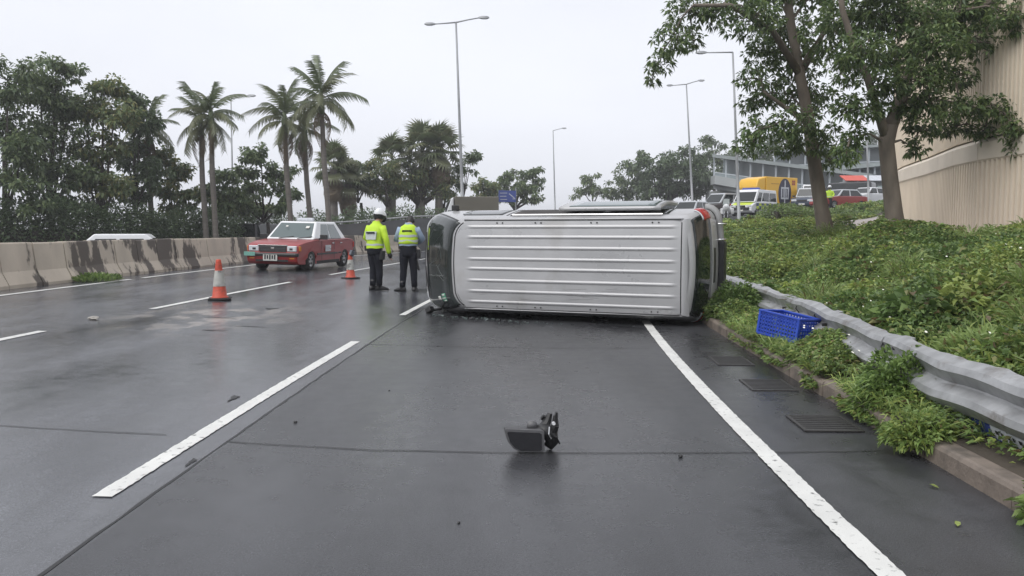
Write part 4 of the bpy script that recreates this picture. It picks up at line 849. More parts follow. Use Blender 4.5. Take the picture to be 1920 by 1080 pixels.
# ------------------------------------------------------------------ traffic cones
def cone(label, x, y, sc, rz, lean):
    t = thing('traffic_cone', label, 'traffic cone', (x, y, float(zroad(x, y))), rz, 'traffic cones between the lanes'); t.scale = (sc, sc, sc); t.rotation_euler[1] = lean
    mb = MB(); mb.box((0, 0, .022), (.40, .40, .044)); mb.build('base', M_rubber, t, bevel=.015)
    rr = lambda z: .135 - (z - .04) * .128
    def seg(z0, z1, e): return [(rr(z0) + e, z0), (rr(z1) + e, z1)]
    mb = MB(); mb.lathe([(.165, .044), (.15, .06)] + [(rr(z), z) for z in (.07, .3, .5, .70)] + [(.045, .74), (.035, .75)], 24); mb.build('cone_body', M_orange, t, smooth=True)
    mb = MB(); mb.lathe(seg(.255, .545, .004), 24, cap=False); mb.build('reflective_sleeve', M_refl, t, smooth=True)
    return t
c1 = cone('nearer traffic cone with a dirty grey sleeve, left of the taxi', -5.30, 14.75, .98, .3, -.01)
c2 = cone('farther traffic cone with a lamp on top beside the police officer', -4.28, 21.6, .93, .8, 0)
mb = MB(); mb.box((.02, -.05, .73), (.14, .09, .16), (0, R(25), .2)); mb.build('warning_lamp', mat('lamp_body', (.08, .09, .11), .5), c2, bevel=.02)

# ------------------------------------------------------------------ drain grates
for k, (x0, x1, y0, y1, lab) in enumerate(((2.02, 2.40, 5.48, 5.93, 'cast iron drain grate nearest the camera beside the kerb'), (2.08, 2.45, 6.90, 7.40, 'middle drain grate beside the overgrown kerb'), (2.12, 2.47, 8.22, 8.75, 'farthest drain grate near the blue crate'))):
    t = thing('drain_grate', lab, 'drain grate', ((x0 + x1) / 2, (y0 + y1) / 2, 0), -.05, 'drain grates along the kerb'); w, h = (x1 - x0), (y1 - y0)
    if k: t.location.z = -.0035
    Mi = mat('cast_iron', (.034, .032, .031), .45, var=.3, scale=30); mb = MB(); mb.box((0, 0, .006), (w * .96, h * .96, .004)); mb.build('pit', mat('grate_pit', (.018, .018, .018), .5), t)
    mb = MB()
    for sx in (-1, 1): mb.box((sx * w / 2, 0, .008), (.022, h + .022, .010))
    for sy in (-1, 1): mb.box((0, sy * h / 2, .008), (w - .022, .022, .010))
    mb.build('frame', Mi, t)
    bm_ = MB(); bm_.box((0, 0, .0085), (w * .94, .022, .006)); me = bm_.mesh('bar', Mi)
    for j in range(8): o = obj('bar', me, t); o.location = (0, -h / 2 + h * (j + .5) / 8, 0)

# ------------------------------------------------------------------ blue plastic crate
crt = thing('blue_crate', 'blue latticed plastic crate tipped against the guardrail', 'crate', (2.93, 8.62, .235)); crt.rotation_euler = (R(6), R(4), R(30))
Wc, Dc, Hc = .34, .52, .235
def lattice(o0, ux, uz, w, h, nu, nz):
    mb = MB(); o0 = Vector(o0); ux = Vector(ux); uz = Vector(uz); nr = ux.cross(uz)
    def bar_(a, b, t):
        d = (b - a).normalized(); sd_ = nr.cross(d).normalized()
        mb.loft([[p + sd_ * t + nr * .006, p - sd_ * t + nr * .006, p - sd_ * t - nr * .006, p + sd_ * t - nr * .006] for p in (a, b)])
    for k in range(nz + 1): bar_(o0 + uz * (h * k / nz), o0 + uz * (h * k / nz) + ux * w, .016 if k in (0, nz) else .009)
    for k in range(nu + 1): bar_(o0 + ux * (w * k / nu), o0 + ux * (w * k / nu) + uz * h, .014 if k in (0, nu) else .007)
    return mb
for o0, ux, w, nu in (((-Wc / 2, -Dc / 2, 0), (1, 0, 0), Wc, 9), ((Wc / 2, -Dc / 2, 0), (0, 1, 0), Dc, 13), ((Wc / 2, Dc / 2, 0), (-1, 0, 0), Wc, 9), ((-Wc / 2, Dc / 2, 0), (0, -1, 0), Dc, 13)): lattice(o0, ux, (0, 0, 1), w, Hc, nu, 6).build('lattice_side', M_blue, crt)
lattice((-Wc / 2, -Dc / 2, 0), (1, 0, 0), (0, 1, 0), Wc, Dc, 7, 9).build('lattice_floor', M_blue, crt)
for sx in (-1, 1):
    for sy in (-1, 1): mb = MB(); mb.box((sx * Wc / 2, sy * Dc / 2, Hc / 2), (.03, .03, Hc + .01)); mb.build('corner_post', M_blue, crt, bevel=.006)
mb = MB()
for sx in (-1, 1): mb.box((sx * (Wc / 2), 0, Hc + .008), (.035, Dc + .035, .018))
for sy in (-1, 1): mb.box((0, sy * (Dc / 2), Hc + .0081), (Wc - .035, .035, .018))
mb.build('rim', M_blue, crt, bevel=.004)

# ------------------------------------------------------------------ police officers
def skin_body(name, chains, parent, m):
    """chains: list of [(x,y,z,r), ...]; chain starts that coincide with an existing vertex are welded"""
    vs_, es, rs_ = [], [], []; key = {}
    for ch in chains:
        prev = None
        for x, y, z, r in ch:
            k = (round(x, 4), round(y, 4), round(z, 4))
            if k not in key: key[k] = len(vs_); vs_.append((x, y, z)); rs_.append(r)
            i = key[k]
            if prev is not None and prev != i: es.append((prev, i))
            prev = i
    me = bpy.data.meshes.new(name); me.from_pydata(vs_, es, []); me.materials.append(m); o = obj(name, me, parent)
    o.modifiers.new('skin', 'SKIN'); lay = me.skin_vertices[0].data
    for i, r in enumerate(rs_): lay[i].radius = (r, r)
    lay[0].use_root = True
    sb = o.modifiers.new('sub', 'SUBSURF'); sb.levels = 2; sb.render_levels = 2
    for p in me.polygons: p.use_smooth = True
    return o
def ering(c, rx, ry, n=18, rot=0.0, tilt=0.0, sq=1.0):
    out = []
    for k in range(n):
        a = 2 * math.pi * k / n; ca, sa = math.cos(a), math.sin(a); x = rx * math.copysign(abs(ca) ** sq, ca); y = ry * math.copysign(abs(sa) ** sq, sa)
        out.append(Vector((c[0] + x * math.cos(rot) - y * math.sin(rot), c[1] + x * math.sin(rot) + y * math.cos(rot), c[2] + tilt * y + .006 * math.sin(5 * a + c[2] * 30))))
    return out
def fingers(wrist, dirv, side, curl=.5):
    ch = []; w = Vector(wrist); d = Vector(dirv).normalized(); s = Vector(side).normalized(); n = d.cross(s)
    palm = w + d * .05
    for k, L_ in enumerate((.070, .078, .072, .058)):
        b = palm + s * (.03 - .02 * k) + d * .035; m1 = b + (d * math.cos(curl * .5) + n * math.sin(curl * .5)) * L_ * .5; m2 = m1 + (d * math.cos(curl * 1.4) + n * math.sin(curl * 1.4)) * L_ * .5
        ch.append([(*palm, .032), (*b, .012), (*m1, .0095), (*m2, .008)])
    b = w + d * .02 + s * .035; m1 = b + (d * .6 + s * .6 + n * .2).normalized() * .035; m2 = m1 + (d * .9 + s * .1 + n * .4).normalized() * .03
    ch.append([(*w, .028), (*b, .013), (*m1, .011), (*m2, .009)]); ch.append([(*w, .028), (*palm, .032)]); return ch
def officer(label, loc, rz, hips, feet, toes, hands, elbows, top_m, headfwd, helmet, vest, sc=1.0, waist_twist=0):
    """faces local +y"""
    t = thing('person', label, 'person', loc, rz, 'police officers'); t.scale = (sc, sc, sc)
    hz = .90; sh = 1.44; lean = .05; nk = Vector((0, lean + .03, 1.50)); hd = nk + Vector((0, headfwd[1] * .12, .15 - .075 * headfwd[1])); hx = headfwd[0] * .08
    knees = [Vector((hips * s * .55 + (feet[i][0] - hips * s) * .5 + hips * s * .45, feet[i][1] * .5 + .03, .48)) for i, s in enumerate((-1, 1))]
    sk = [[(0, 0, hz, .11), (0, .01, 1.1, .10), (0, lean, 1.32, .10), (0, lean, 1.42, .07), (*nk, .055), (hx * .6, hd.y - .01, hd.z - .03, .075), (hx, hd.y + .01, hd.z + .06, .088), (hx, hd.y + .015, hd.z + .13, .06)]]
    # nose, ears
    fy = .1 * (1 if headfwd[1] < .6 else .8); c = Vector((hx, hd.y + .01, hd.z + .06))
    sk += [[(*c, .088), (c.x, c.y + .095, c.z - .03 - .04 * headfwd[1], .014)], [(*c, .088), (c.x + .088, c.y, c.z - .01, .016)], [(*c, .088), (c.x - .088, c.y, c.z - .01, .016)]]
    for i, s in enumerate((-1, 1)):
        k = knees[i]; f = feet[i]
        sk.append([(0, 0, hz, .11), (s * hips, .0, hz - .06, .07), (k.x, k.y, k.z, .052), (f[0], f[1], .10, .04)])
        e = elbows[i]; h = hands[i]
        sk.append([(0, lean, 1.42, .07), (s * .15, lean, sh - .05, .042), (*e, .036), (*h, .03)])
        dv = Vector(h) - Vector(e); sk += fingers(h, dv, (-s * .3, 1, 0), .6)
    skin_body('body', sk, t, M_skin)
    # eyes and hair
    for s in (-1, 1): mb = MB(); mb.lathe([(.001, -.012), (.010, -.006), (.012, 0), (.010, .006), (.001, .012)], 8, (c.x + s * .032, c.y + .082, c.z - .005 - .03 * headfwd[1]), 'y'); mb.build('eye', M_hair, t)
    mb = MB(); mb.loft([ering((c.x, c.y - .012 - .02 * (1 - q), c.z - .05 + .16 * q), .100 * math.sqrt(max(.02, 1 - q * q * .92)), .105 * math.sqrt(max(.02, 1 - q * q * .92)), 16) for q in (0, .25, .5, .75, .9, 1)]); mb.build('hair', M_hair, t, smooth=True)
    # trousers
    mb = MB(); mb.loft([ering((0, .01, 1.06), .165, .125), ering((0, .0, .98), .180, .14), ering((0, -.01, .88), .190, .15), ering((0, -.005, .80), .178, .14), ering((0, 0, .76), .12, .10)])
    for i, s in enumerate((-1, 1)):
        k = knees[i]; f = feet[i]; a = Vector((s * hips, -.005, hz - .04)); fb_ = Vector((f[0], f[1], .11)); pts = [a, a.lerp(k, .3), a.lerp(k, .6), k, k.lerp(fb_, .3), k.lerp(fb_, .65), fb_]
        mb.loft([ering(p, rx, rx * 1.06, 14) for p, rx in zip(pts, (.108, .106, .094, .078, .079, .070, .068))])
    tr = mb.build('trousers', M_navy, t, smooth=True)
    mb = MB(); mb.loft([ering((0, .01, z), .182 * k, .14 * k, 20) for z, k in ((.985, 1.0), (.985, 1.04), (1.04, 1.02), (1.04, .98))]); mb.build('belt', M_boot, t, smooth=True)
    for i in range(2):
        f = feet[i]; d = Vector((*toes[i], 0)).normalized(); n = Vector((-d.y, d.x, 0)); b = Vector((f[0], f[1], 0)); mb = MB()
        def fr(x, w, h, z0=.0): return [b + d * x + n * (w * ca) + Vector((0, 0, z0 + h * (.5 + .5 * sa))) for ca, sa in [(math.cos(q), math.sin(q)) for q in [2 * math.pi * j / 12 for j in range(12)]]]
        mb.loft([fr(-.09, .025, .05), fr(-.075, .045, .10), fr(.0, .050, .13), fr(.07, .048, .10), fr(.14, .052, .075), (fr(.19, .042, .055)), fr(.215, .018, .035)]); mb.loft([ering((b.x, b.y, z), r, r, 12) for z, r in ((.06, .055), (.16, .058), (.24, .062))]); mb.build('boot', M_boot, t, smooth=True)
    # upper garment
    hem = .93 if not vest else 1.02; mb = MB()
    mb.loft([ering((0, .005, hem), .205, .160, 22, sq=.9), ering((0, .005, hem + .04), .205, .160, 22, sq=.9), ering((0, .01, 1.10), .190, .145, 22, sq=.9), ering((0, .02, 1.22), .200, .150, 22, sq=.85), ering((0, .035, 1.34), .212, .150, 22, sq=.85), ering((0, .045, 1.42), .185, .125, 22), ering((0, .055, 1.475), .10, .085, 22), ering((0, .065, 1.53), .07, .075, 22)], cap=False)
    for i, s in enumerate((-1, 1)):
        a = Vector((s * .165, lean - .005, sh - .045)); e = Vector(elbows[i]); h = Vector(hands[i]); pts = [a, a.lerp(e, .35), a.lerp(e, .7), e, e.lerp(h, .4), e.lerp(h, .8), e.lerp(h, .93)]
        mb.tube(pts, [.088, .080, .070, .066, .060, .052, .050], 14)
    up = mb.build('jacket' if not vest else 'shirt', top_m, t, smooth=True)
    if vest:
        mb = MB(); mb.loft([ering((0, .005, 1.06), .212, .166, 22, sq=.9), ering((0, .01, 1.12), .202, .158, 22, sq=.9), ering((0, .02, 1.22), .206, .160, 22, sq=.85), ering((0, .035, 1.34), .196, .160, 22, sq=.85), ering((0, .045, 1.43), .168, .138, 22), ering((0, .055, 1.485), .095, .09, 22)], cap=False); vt = mb.build('hivis_vest', M_hivis, t, smooth=True, solid=.012)
        for z, kx in ((1.10, 1.012), (1.21, 1.0)): mb = MB(); mb.loft([ering((0, .015, z + dz), (.216 if z < 1.15 else .214) * kx, .168, 22, sq=.87) for dz in (0, .05)], cap=False); mb.build('reflective_band', M_tape, vt, smooth=True)
        mb = MB(); mb.box((0, -.128, 1.345), (.22, .012, .035), (R(-6), 0, 0)); mb.build('lettering_strip', M_navy, vt)
    else:
        mb = MB(); mb.loft([[Vector((x, -.150 + .012 * abs(x) * 8 + (z - 1.24) * .04 + e, z)) for x, z in ((-.13, 1.12), (.13, 1.12), (.15, 1.30), (-.15, 1.30))] for e in (-.006, .01)]); pnl = mb.build('reflective_panel', M_tape, up)
        mb = MB(); mb.box((0, -.157, 1.27), (.22, .01, .035)); mb.build('lettering_strip', M_navy, pnl)
        mb = MB(); mb.loft([ering((0, .008, z), .209, .163, 22, sq=.9) for z in (.99, 1.03)], cap=False); mb.build('reflective_band', M_tape, up, smooth=True)
    if helmet:
        mb = MB(); cz = c.z + .0
        mb.loft([ering((c.x, c.y - .005 + (1 - q) * .01, cz - .03 + .19 * q), .142 * math.sqrt(max(.015, 1 - q * q * .95)), .158 * math.sqrt(max(.015, 1 - q * q * .95)), 20, tilt=-headfwd[1] * .35) for q in (0, .2, .4, .6, .78, .9, .97, 1)]); hl = mb.build('helmet', M_white, t, smooth=True)
        mb = MB(); mb.loft([ering((c.x, c.y - .003, cz - .10 + dz), .138 + e, .150 + e, 20, tilt=-headfwd[1] * .35) for dz, e in ((0, -.015), (.04, 0), (.09, .006))], cap=False); mb.build('helmet_skirt', M_boot, hl, smooth=True)
        mb = MB(); mb.loft([[Vector((c.x + x, c.y + .13 + .09 * (1 - abs(x) / .13) * k, cz + .035 - .03 * k)) for x in (-.12, -.07, 0, .07, .12)] for k in (0, 1)], cap=False, closed=False); mb.build('visor', M_boot, hl, solid=.008)
    return t
off1 = officer('officer in a yellow jacket and white helmet with head bowed, nearer the taxi', (-3.02, 18.0, float(zroad(-3.02, 18))), R(-28), .075, [(-.05, -.03), (.06, .06)], [(.35, 1), (.9, .6)],
    [(-.20, .24, 1.0), (.30, .12, .80)], [(-.30, .06, 1.16), (.29, .02, 1.12)], M_hivis, (.15, .8), True, False, 1.0)
mb = MB(); mb.box((.17, .02, .78), (.11, .13, .20), (0, .1, .2)); mb.tube([(.17, .0, .95), (.18, .0, .68)], .03, 8); mb.build('holster', M_boot, off1, bevel=.02)
mb = MB(); mb.tube([(.30, .12, .83), (.31, .13, .77), (.315, .14, .71)], [.045, .052, .03], 10); mb.build('glove', M_boot, off1, smooth=True)
mb = MB(); mb.box((-.18, -.04, .93), (.09, .14, .12), (0, 0, .2)); mb.build('belt_pouch', M_boot, off1, bevel=.02)
off2 = officer('officer in a light blue shirt and yellow vest, next to the overturned van', (-2.28, 17.95, float(zroad(-2.28, 17.95))), R(-4), .09, [(-.13, -.04), (.13, .02)], [(-1, .35), (.15, 1)],
    [(-.10, .36, 1.12), (.16, .34, 1.08)], [(-.29, .10, 1.16), (.30, .10, 1.17)], M_shirt, (0, 1.7), False, True, .99)
mb = MB(); mb.box((.235, .02, .84), (.08, .13, .20)); mb.box((.20, .03, .60), (.05, .06, .26), (0, -.25, 0)); mb.build('holster', M_boot, off2, bevel=.02)
mb = MB(); mb.box((-.19, .0, 1.0), (.05, .10, .10)); mb.build('radio_pouch', M_boot, off2, bevel=.01)
p = onslip(1555, 385, 60.5); officer('distant person in a yellow jacket and white helmet behind the straight tree trunk', p, R(150), .08, [(-.09, 0), (.1, .03)], [(-.2, 1), (.2, 1)], [(-.24, .2, .98), (.26, .12, .82)], [(-.30, .04, 1.16), (.30, .02, 1.13)], M_hivis, (0, .3), True, False)

# police motorcycle by the nose of the police van
p = onslip(1362, 418, 50); mo = thing('motorcycle', 'white police motorcycle parked beyond the tail of the overturned van', 'motorcycle', p, R(252))
for x in (-.72, .72): mb = MB(); mb.lathe([(.2, -.05), (.29, -.055), (.32, 0), (.29, .055), (.2, .05)], 18, (x, 0, .32), 'y', cap=False); w_ = mb.build('wheel', M_rubber, mo, smooth=True); mb = MB(); mb.lathe([(.2, -.03), (.2, .03)], 14, (x, 0, .32), 'y'); mb.build('rim', M_alloy, w_)
mb = MB(); mb.loft([ering((x, 0, z), .02, w, 10) if False else [Vector((x, w * ca, z + h * sa)) for ca, sa in [(math.cos(2 * math.pi * j / 12), math.sin(2 * math.pi * j / 12)) for j in range(12)]] for x, w, z, h in ((-.75, .08, .78, .06), (-.5, .2, .75, .14), (0, .2, .72, .25), (.35, .24, .8, .28), (.62, .2, .92, .22), (.75, .1, .95, .1))]); mb.build('fairing', M_white, mo, smooth=True)
mb = MB(); mb.box((-.3, 0, .92), (.7, .3, .08)); mb.build('seat', M_black, mo, bevel=.03)
mb = MB(); mb.add([(.6, -.2, 1.08), (.6, .2, 1.08), (.4, .17, 1.45), (.4, -.17, 1.45)], [(0, 1, 2, 3)]); mb.build('windscreen', M_glassl, mo, solid=.01)
for s in (-1, 1): mb = MB(); mb.box((-.6, s * .3, .72), (.45, .2, .36)); mb.build('pannier', M_white, mo, bevel=.04); mb = MB(); mb.tube([(.72, s * .1, .32), (.5, s * .1, 1.0)], .025, 6); mb.build('fork', M_chrome, mo)
mb = MB(); mb.box((.74, 0, .98), (.06, .2, .14)); mb.build('headlight', M_lens, mo, bevel=.02); mb = MB(); mb.tube([(.42, -.38, 1.05), (.5, 0, 1.08), (.42, .38, 1.05)], .02, 6); mb.build('handlebar', M_black, mo); mb = MB(); mb.box((.1, 0, .4), (.6, .26, .4)); mb.build('engine', M_under, mo, bevel=.04)
mb = MB(); mb.lathe([(.04, 0), (.04, .06), (.02, .08)], 10, (.55, .25, 1.05)); mb.build('beacon', M_redlens, mo)

# ------------------------------------------------------------------ vegetation on the bank
def near_wall(X, Y): return X > np.interp(Y, [8.5, 11.5, 14, 16.2, 17.8, 19.7, 21.75, 26, 30.5, 34.5, 39], [13.5, 11.6, 10.35, 9.89, 9.95, 10.44, 11.07, 12.25, 14.2, 17.6, 27]) - .15
def on_path(X, Y): return (np.abs(X - np.interp(Y, [p[1] for p in pp], [p[0] for p in pp])) < np.interp(Y, [p[1] for p in pp], [p[2] for p in pp]) * .55) & (Y > 15)
def mound(X, Y): return .05 + .40 * vnoise(X * 1.1 + 3, Y * 1.1) ** 1.6 + .14 * vnoise(X * 3.1, Y * 3.1 + 8)
def scatter(n, x0, x1, y0, y1, keep, size, wd, mats, wts, name, hmul=1.0, up=.5):
    X = x0 + (x1 - x0) * rng.random(n); Yv = y0 + (y1 - y0) * rng.random(n); k = keep(X, Yv); X, Yv = X[k], Yv[k]; m = len(X)
    h = mound(X, Yv) * hmul; lev = rng.random(m) ** .45; pos = np.stack([X, Yv, zbank(X, Yv) + h * lev], 1); sp = np.clip((1.02 - lev) * 1.2, .2, 1)
    a = rng.random(m) * 6.283; d = np.stack([np.cos(a), np.sin(a), up * (rng.random(m) * 1.6 - .2)], 1)
    cl = vnoise(X * .8 + 31, Yv * .8 + 17); base = rng.choice(len(mats), m, p=wts); base = np.where((cl > .62) & (rng.random(m) < .55), 1 % len(mats), base); base = np.where((cl < .34) & (rng.random(m) < .55), 2 % len(mats), base)
    sz = size * (.55 + .9 * rng.random(m)); return leaf_mesh(name, pos, d, sz, sz * wd, mats, base, .3)
VM_ = [G['mid'], G['yellow'], G['dark'], G['dry'], G['grass'], G['oliv']]
behind = lambda X, Y: (X > x_rail(Y) + .10) & ~near_wall(X, Y) & ~on_path(X, Y)
tag(obj('bank_plants', scatter(360000, 2.7, 11, 2.2, 15, behind, .066, .42, VM_, [.42, .13, .2, .03, .12, .10], 'bank_plants', 1.1, 1.1)), 'dense leafy weeds covering the bank behind the guardrail', 'ground cover', kind='stuff')
tag(obj('bank_plants', scatter(240000, 3.5, 16, 15, 30, behind, .095, .44, VM_, [.40, .10, .26, .04, .08, .12], 'bank_plants', 1.15)), 'leafy weeds on the upper bank around the tree trunks', 'ground cover', kind='stuff')
tag(obj('bank_plants', scatter(130000, 4.5, 30, 30, 62, lambda X, Y: (X > x_rail(Y)) & (Y < bank_far(X) - .4) & ~on_path(X, Y), .22, .5, VM_, [.40, .10, .26, .04, .08, .12], 'bank_plants', 1.0)), 'green weeds at the top of the bank below the slip road', 'ground cover', kind='stuff')
# tall grass blades and stalks
n = 60000; X = 2.8 + 8 * rng.random(n); Yv = 2.5 + 17 * rng.random(n); k = behind(X, Yv) & (vnoise(X * .9 + 70, Yv * .9) > .38); X, Yv = X[k], Yv[k]; m = len(X)
tag(obj('grass_blades', leaf_mesh('grass_blades', np.stack([X, Yv, zbank(X, Yv) + mound(X, Yv) * .5], 1), np.stack([rng.normal(size=m) * .5, rng.normal(size=m) * .5, np.ones(m)], 1), .16 + .22 * rng.random(m), .014, [G['grass'], G['yellow'], G['mid']], rng.integers(0, 3, m), .35)), 'tall grass blades standing among the bank weeds', 'grass', kind='stuff')
# mixed clumps of other weeds standing out of the carpet
CP, CD, CS, CW, CM = [], [], [], [], []
for k in range(230):
    X = 3.0 + 7.5 * random.random(); Yv = 3.2 + 16 * random.random() ** 1.2
    if not bool(behind(np.array([X]), np.array([Yv]))[0]): continue
    kind = random.choice((0, 0, 1, 2, 3, 4)); r = random.uniform(.12, .38); h = random.uniform(.14, .42); n = int(420 * (r / .3) ** 1.5) + 90
    a = rng.random(n) * 6.283; q = np.sqrt(rng.random(n)) * r; lev = rng.random(n) ** .6 * (1 - .6 * (q / r) ** 2); px_ = X + q * np.cos(a); py_ = Yv + q * np.sin(a)
    CP.append(np.stack([px_, py_, zbank(px_, py_) + .08 + h * lev], 1)); CD.append(np.stack([np.cos(a), np.sin(a), rng.random(n) * (2.2 if kind in (1, 4) else .9)], 1) + rng.normal(size=(n, 3)) * .3)
    L_ = (.09, .17, .13, .055, .24)[kind]; CS.append(L_ * (.6 + .8 * rng.random(n))); CW.append(np.full(n, L_ * (.5, .14, .55, .5, .06)[kind])); CM.append(np.where(rng.random(n) < .75, (1, 4, 2, 0, 4)[kind], rng.integers(0, 6, n)))
tag(obj('weed_clumps', leaf_mesh('weed_clumps', np.concatenate(CP), np.concatenate(CD), np.concatenate(CS), np.concatenate(CW), VM_, np.concatenate(CM), .35)), 'mixed taller weed clumps scattered over the bank', 'weeds', kind='stuff')
# weeds between kerb and guardrail
def verge_keep(X, Y):
    edge = x_kerb(Y) - .16 * vnoise(Y * 1.9, Y * 0 + 2.5) * (vnoise(Y * 1.1 + 4, Y * 0 + .5) > .35) + .06
    dens = np.interp(Y, [3, 4.4, 4.9, 5.3, 5.8, 9, 11, 13], [.16, .16, .3, .8, 1, 1, .9, .8]) * np.where((Y > 6.35) & (Y < 6.75), np.clip((X - x_kerb(Y) - .16) * 9, 0, 1), 1)
    edge = np.where(Y < 4.75, x_kerb(Y) + .17, edge); return (X > edge) & (X < np.vectorize(x_railp)(Y) + .02) & (rng.random(len(X)) < dens)
def scatter_verge(n, name, size, wd, hm):
    X = 2.1 + 2.2 * rng.random(n); Yv = 3 + 11 * rng.random(n); k = verge_keep(X, Yv); X, Yv = X[k], Yv[k]; m = len(X)
    s = (X - x_kerb(Yv)) / .5; h = (.10 + .30 * vnoise(X * 2 + 9, Yv * 1.7) ** 1.3) * np.clip(.45 + s, .2, 1) * hm * np.interp(Yv, [3, 4.7, 5.6, 6.4, 7, 8.2, 10, 12], [.3, .35, 1.05, .8, .95, .7, .85, 1.2]); lev = rng.random(m) ** .5; base = np.where(X < x_kerb(Yv) + .0, .02, .13)
    a = rng.random(m) * 6.283; d = np.stack([np.cos(a), np.sin(a), .9 * rng.random(m) - .1], 1); d[:, 0] -= .35; sz = size * (.55 + .9 * rng.random(m))
    return leaf_mesh(name, np.stack([X, Yv, base + h * lev], 1), d, sz, sz * wd, VM_, rng.choice(6, m, p=[.42, .12, .2, .03, .15, .08]), .35)
tag(obj('kerb_plants', scatter_verge(190000, 'kerb_plants', .050, .42, 1.05)), 'bushy weeds spilling over the kerb in front of the guardrail', 'weeds', kind='stuff')
n = 16000; X = 2.1 + 2.0 * rng.random(n); Yv = 4.4 + 8.5 * rng.random(n); k = verge_keep(X, Yv); X, Yv = X[k], Yv[k]; m = len(X); dd = np.stack([rng.normal(size=m) * .6 - .35, rng.normal(size=m) * .5, np.ones(m) * .9], 1)
tag(obj('kerb_grass', leaf_mesh('kerb_grass', np.stack([X, Yv, np.full(m, .13) + .08 * rng.random(m)], 1), dd, .12 + .16 * rng.random(m), .010, [G['grass'], G['mid'], G['yellow']], rng.integers(0, 3, m), .5)), 'grass tufts growing along the kerb', 'grass', kind='stuff')
def bush(label, c, r, h, n, mats, sz=.08, name='bush', group=None):
    """leafy mound: leaves through a half ellipsoid plus a few stems"""
    t = thing(name, label, 'bush', c, 0, group); v = rng.normal(size=(n, 3)); v /= np.linalg.norm(v, axis=1, keepdims=True); v[:, 2] = np.abs(v[:, 2]); q = rng.random(n) ** .35
    lump_ = .75 + .5 * vnoise(v[:, 0] * 3 + 9, v[:, 1] * 3 + v[:, 2] * 2); pos = v * (q * lump_)[:, None] * np.array([r, r, h]); d = v + rng.normal(size=(n, 3)) * .5
    obj('foliage', leaf_mesh('foliage', pos, d, sz * (.6 + .8 * rng.random(n)), sz * .45, mats, rng.integers(0, len(mats), n), .3), t)
    mb = MB()
    for k in range(6): a = k * 1.05; mb.tube([(0, 0, -.05), (r * .4 * math.cos(a), r * .4 * math.sin(a), h * .5), (r * .7 * math.cos(a), r * .7 * math.sin(a), h * .8)], [.012, .008, .004], 5)
    mb.build('stem', M_barkd, t); return t
bush('dark leafy bush against the tail of the overturned van', (3.18, 11.55, .12), .36, .50, 2600, [G['mid'], G['dark'], G['dark']], .075)
bush('low weed clump spilling onto the road at the near end of the kerb growth', (2.5, 4.95, .06), .20, .22, 2400, [G['mid'], G['grass'], G['yellow']], .042)
bush('leafy weed clump on the kerb below the guardrail lap joint', (2.78, 5.75, .12), .30, .40, 5200, [G['mid'], G['mid'], G['dark']], .048)
bush('small weed clump at the right edge beside the kerb', (2.52, 3.72, .02), .13, .2, 500, [G['grass'], G['mid']], .06)
mb = MB()
for k in range(355):
    if k < 330: X, Yv = 3.0 + 7 * random.random(), 4 + 17 * random.random()
    else: X, Yv = 2.75 + .35 * random.random(), 5.2 + 3 * random.random()
    if k < 330 and (not bool(behind(np.array([X]), np.array([Yv]))[0]) or float(vnoise(X * .7 + 3, Yv * .7 + 90)) < .5): continue
    z = float(zbank(X, Yv)) + float(mound(X, Yv)) + .03 + random.uniform(0, .05) if k < 330 else .13 + random.uniform(.2, .36); r = random.uniform(.008, .016); tl = random.uniform(-.5, .5)
    mb.add([(X, Yv, z)] + [(X + r * math.cos(a) * (1 if j % 2 else .6), Yv + r * math.sin(a) * (1 if j % 2 else .6), z + r * .5 * math.sin(a + tl) + .004) for j, a in enumerate([2 * math.pi * q / 10 for q in range(10)])], [(0, 1 + q, 1 + (q + 1) % 10) for q in range(10)])
tag(mb.build('wild_flowers', M_flower), 'small white wild flowers dotted over the bank', 'flowers', kind='stuff')

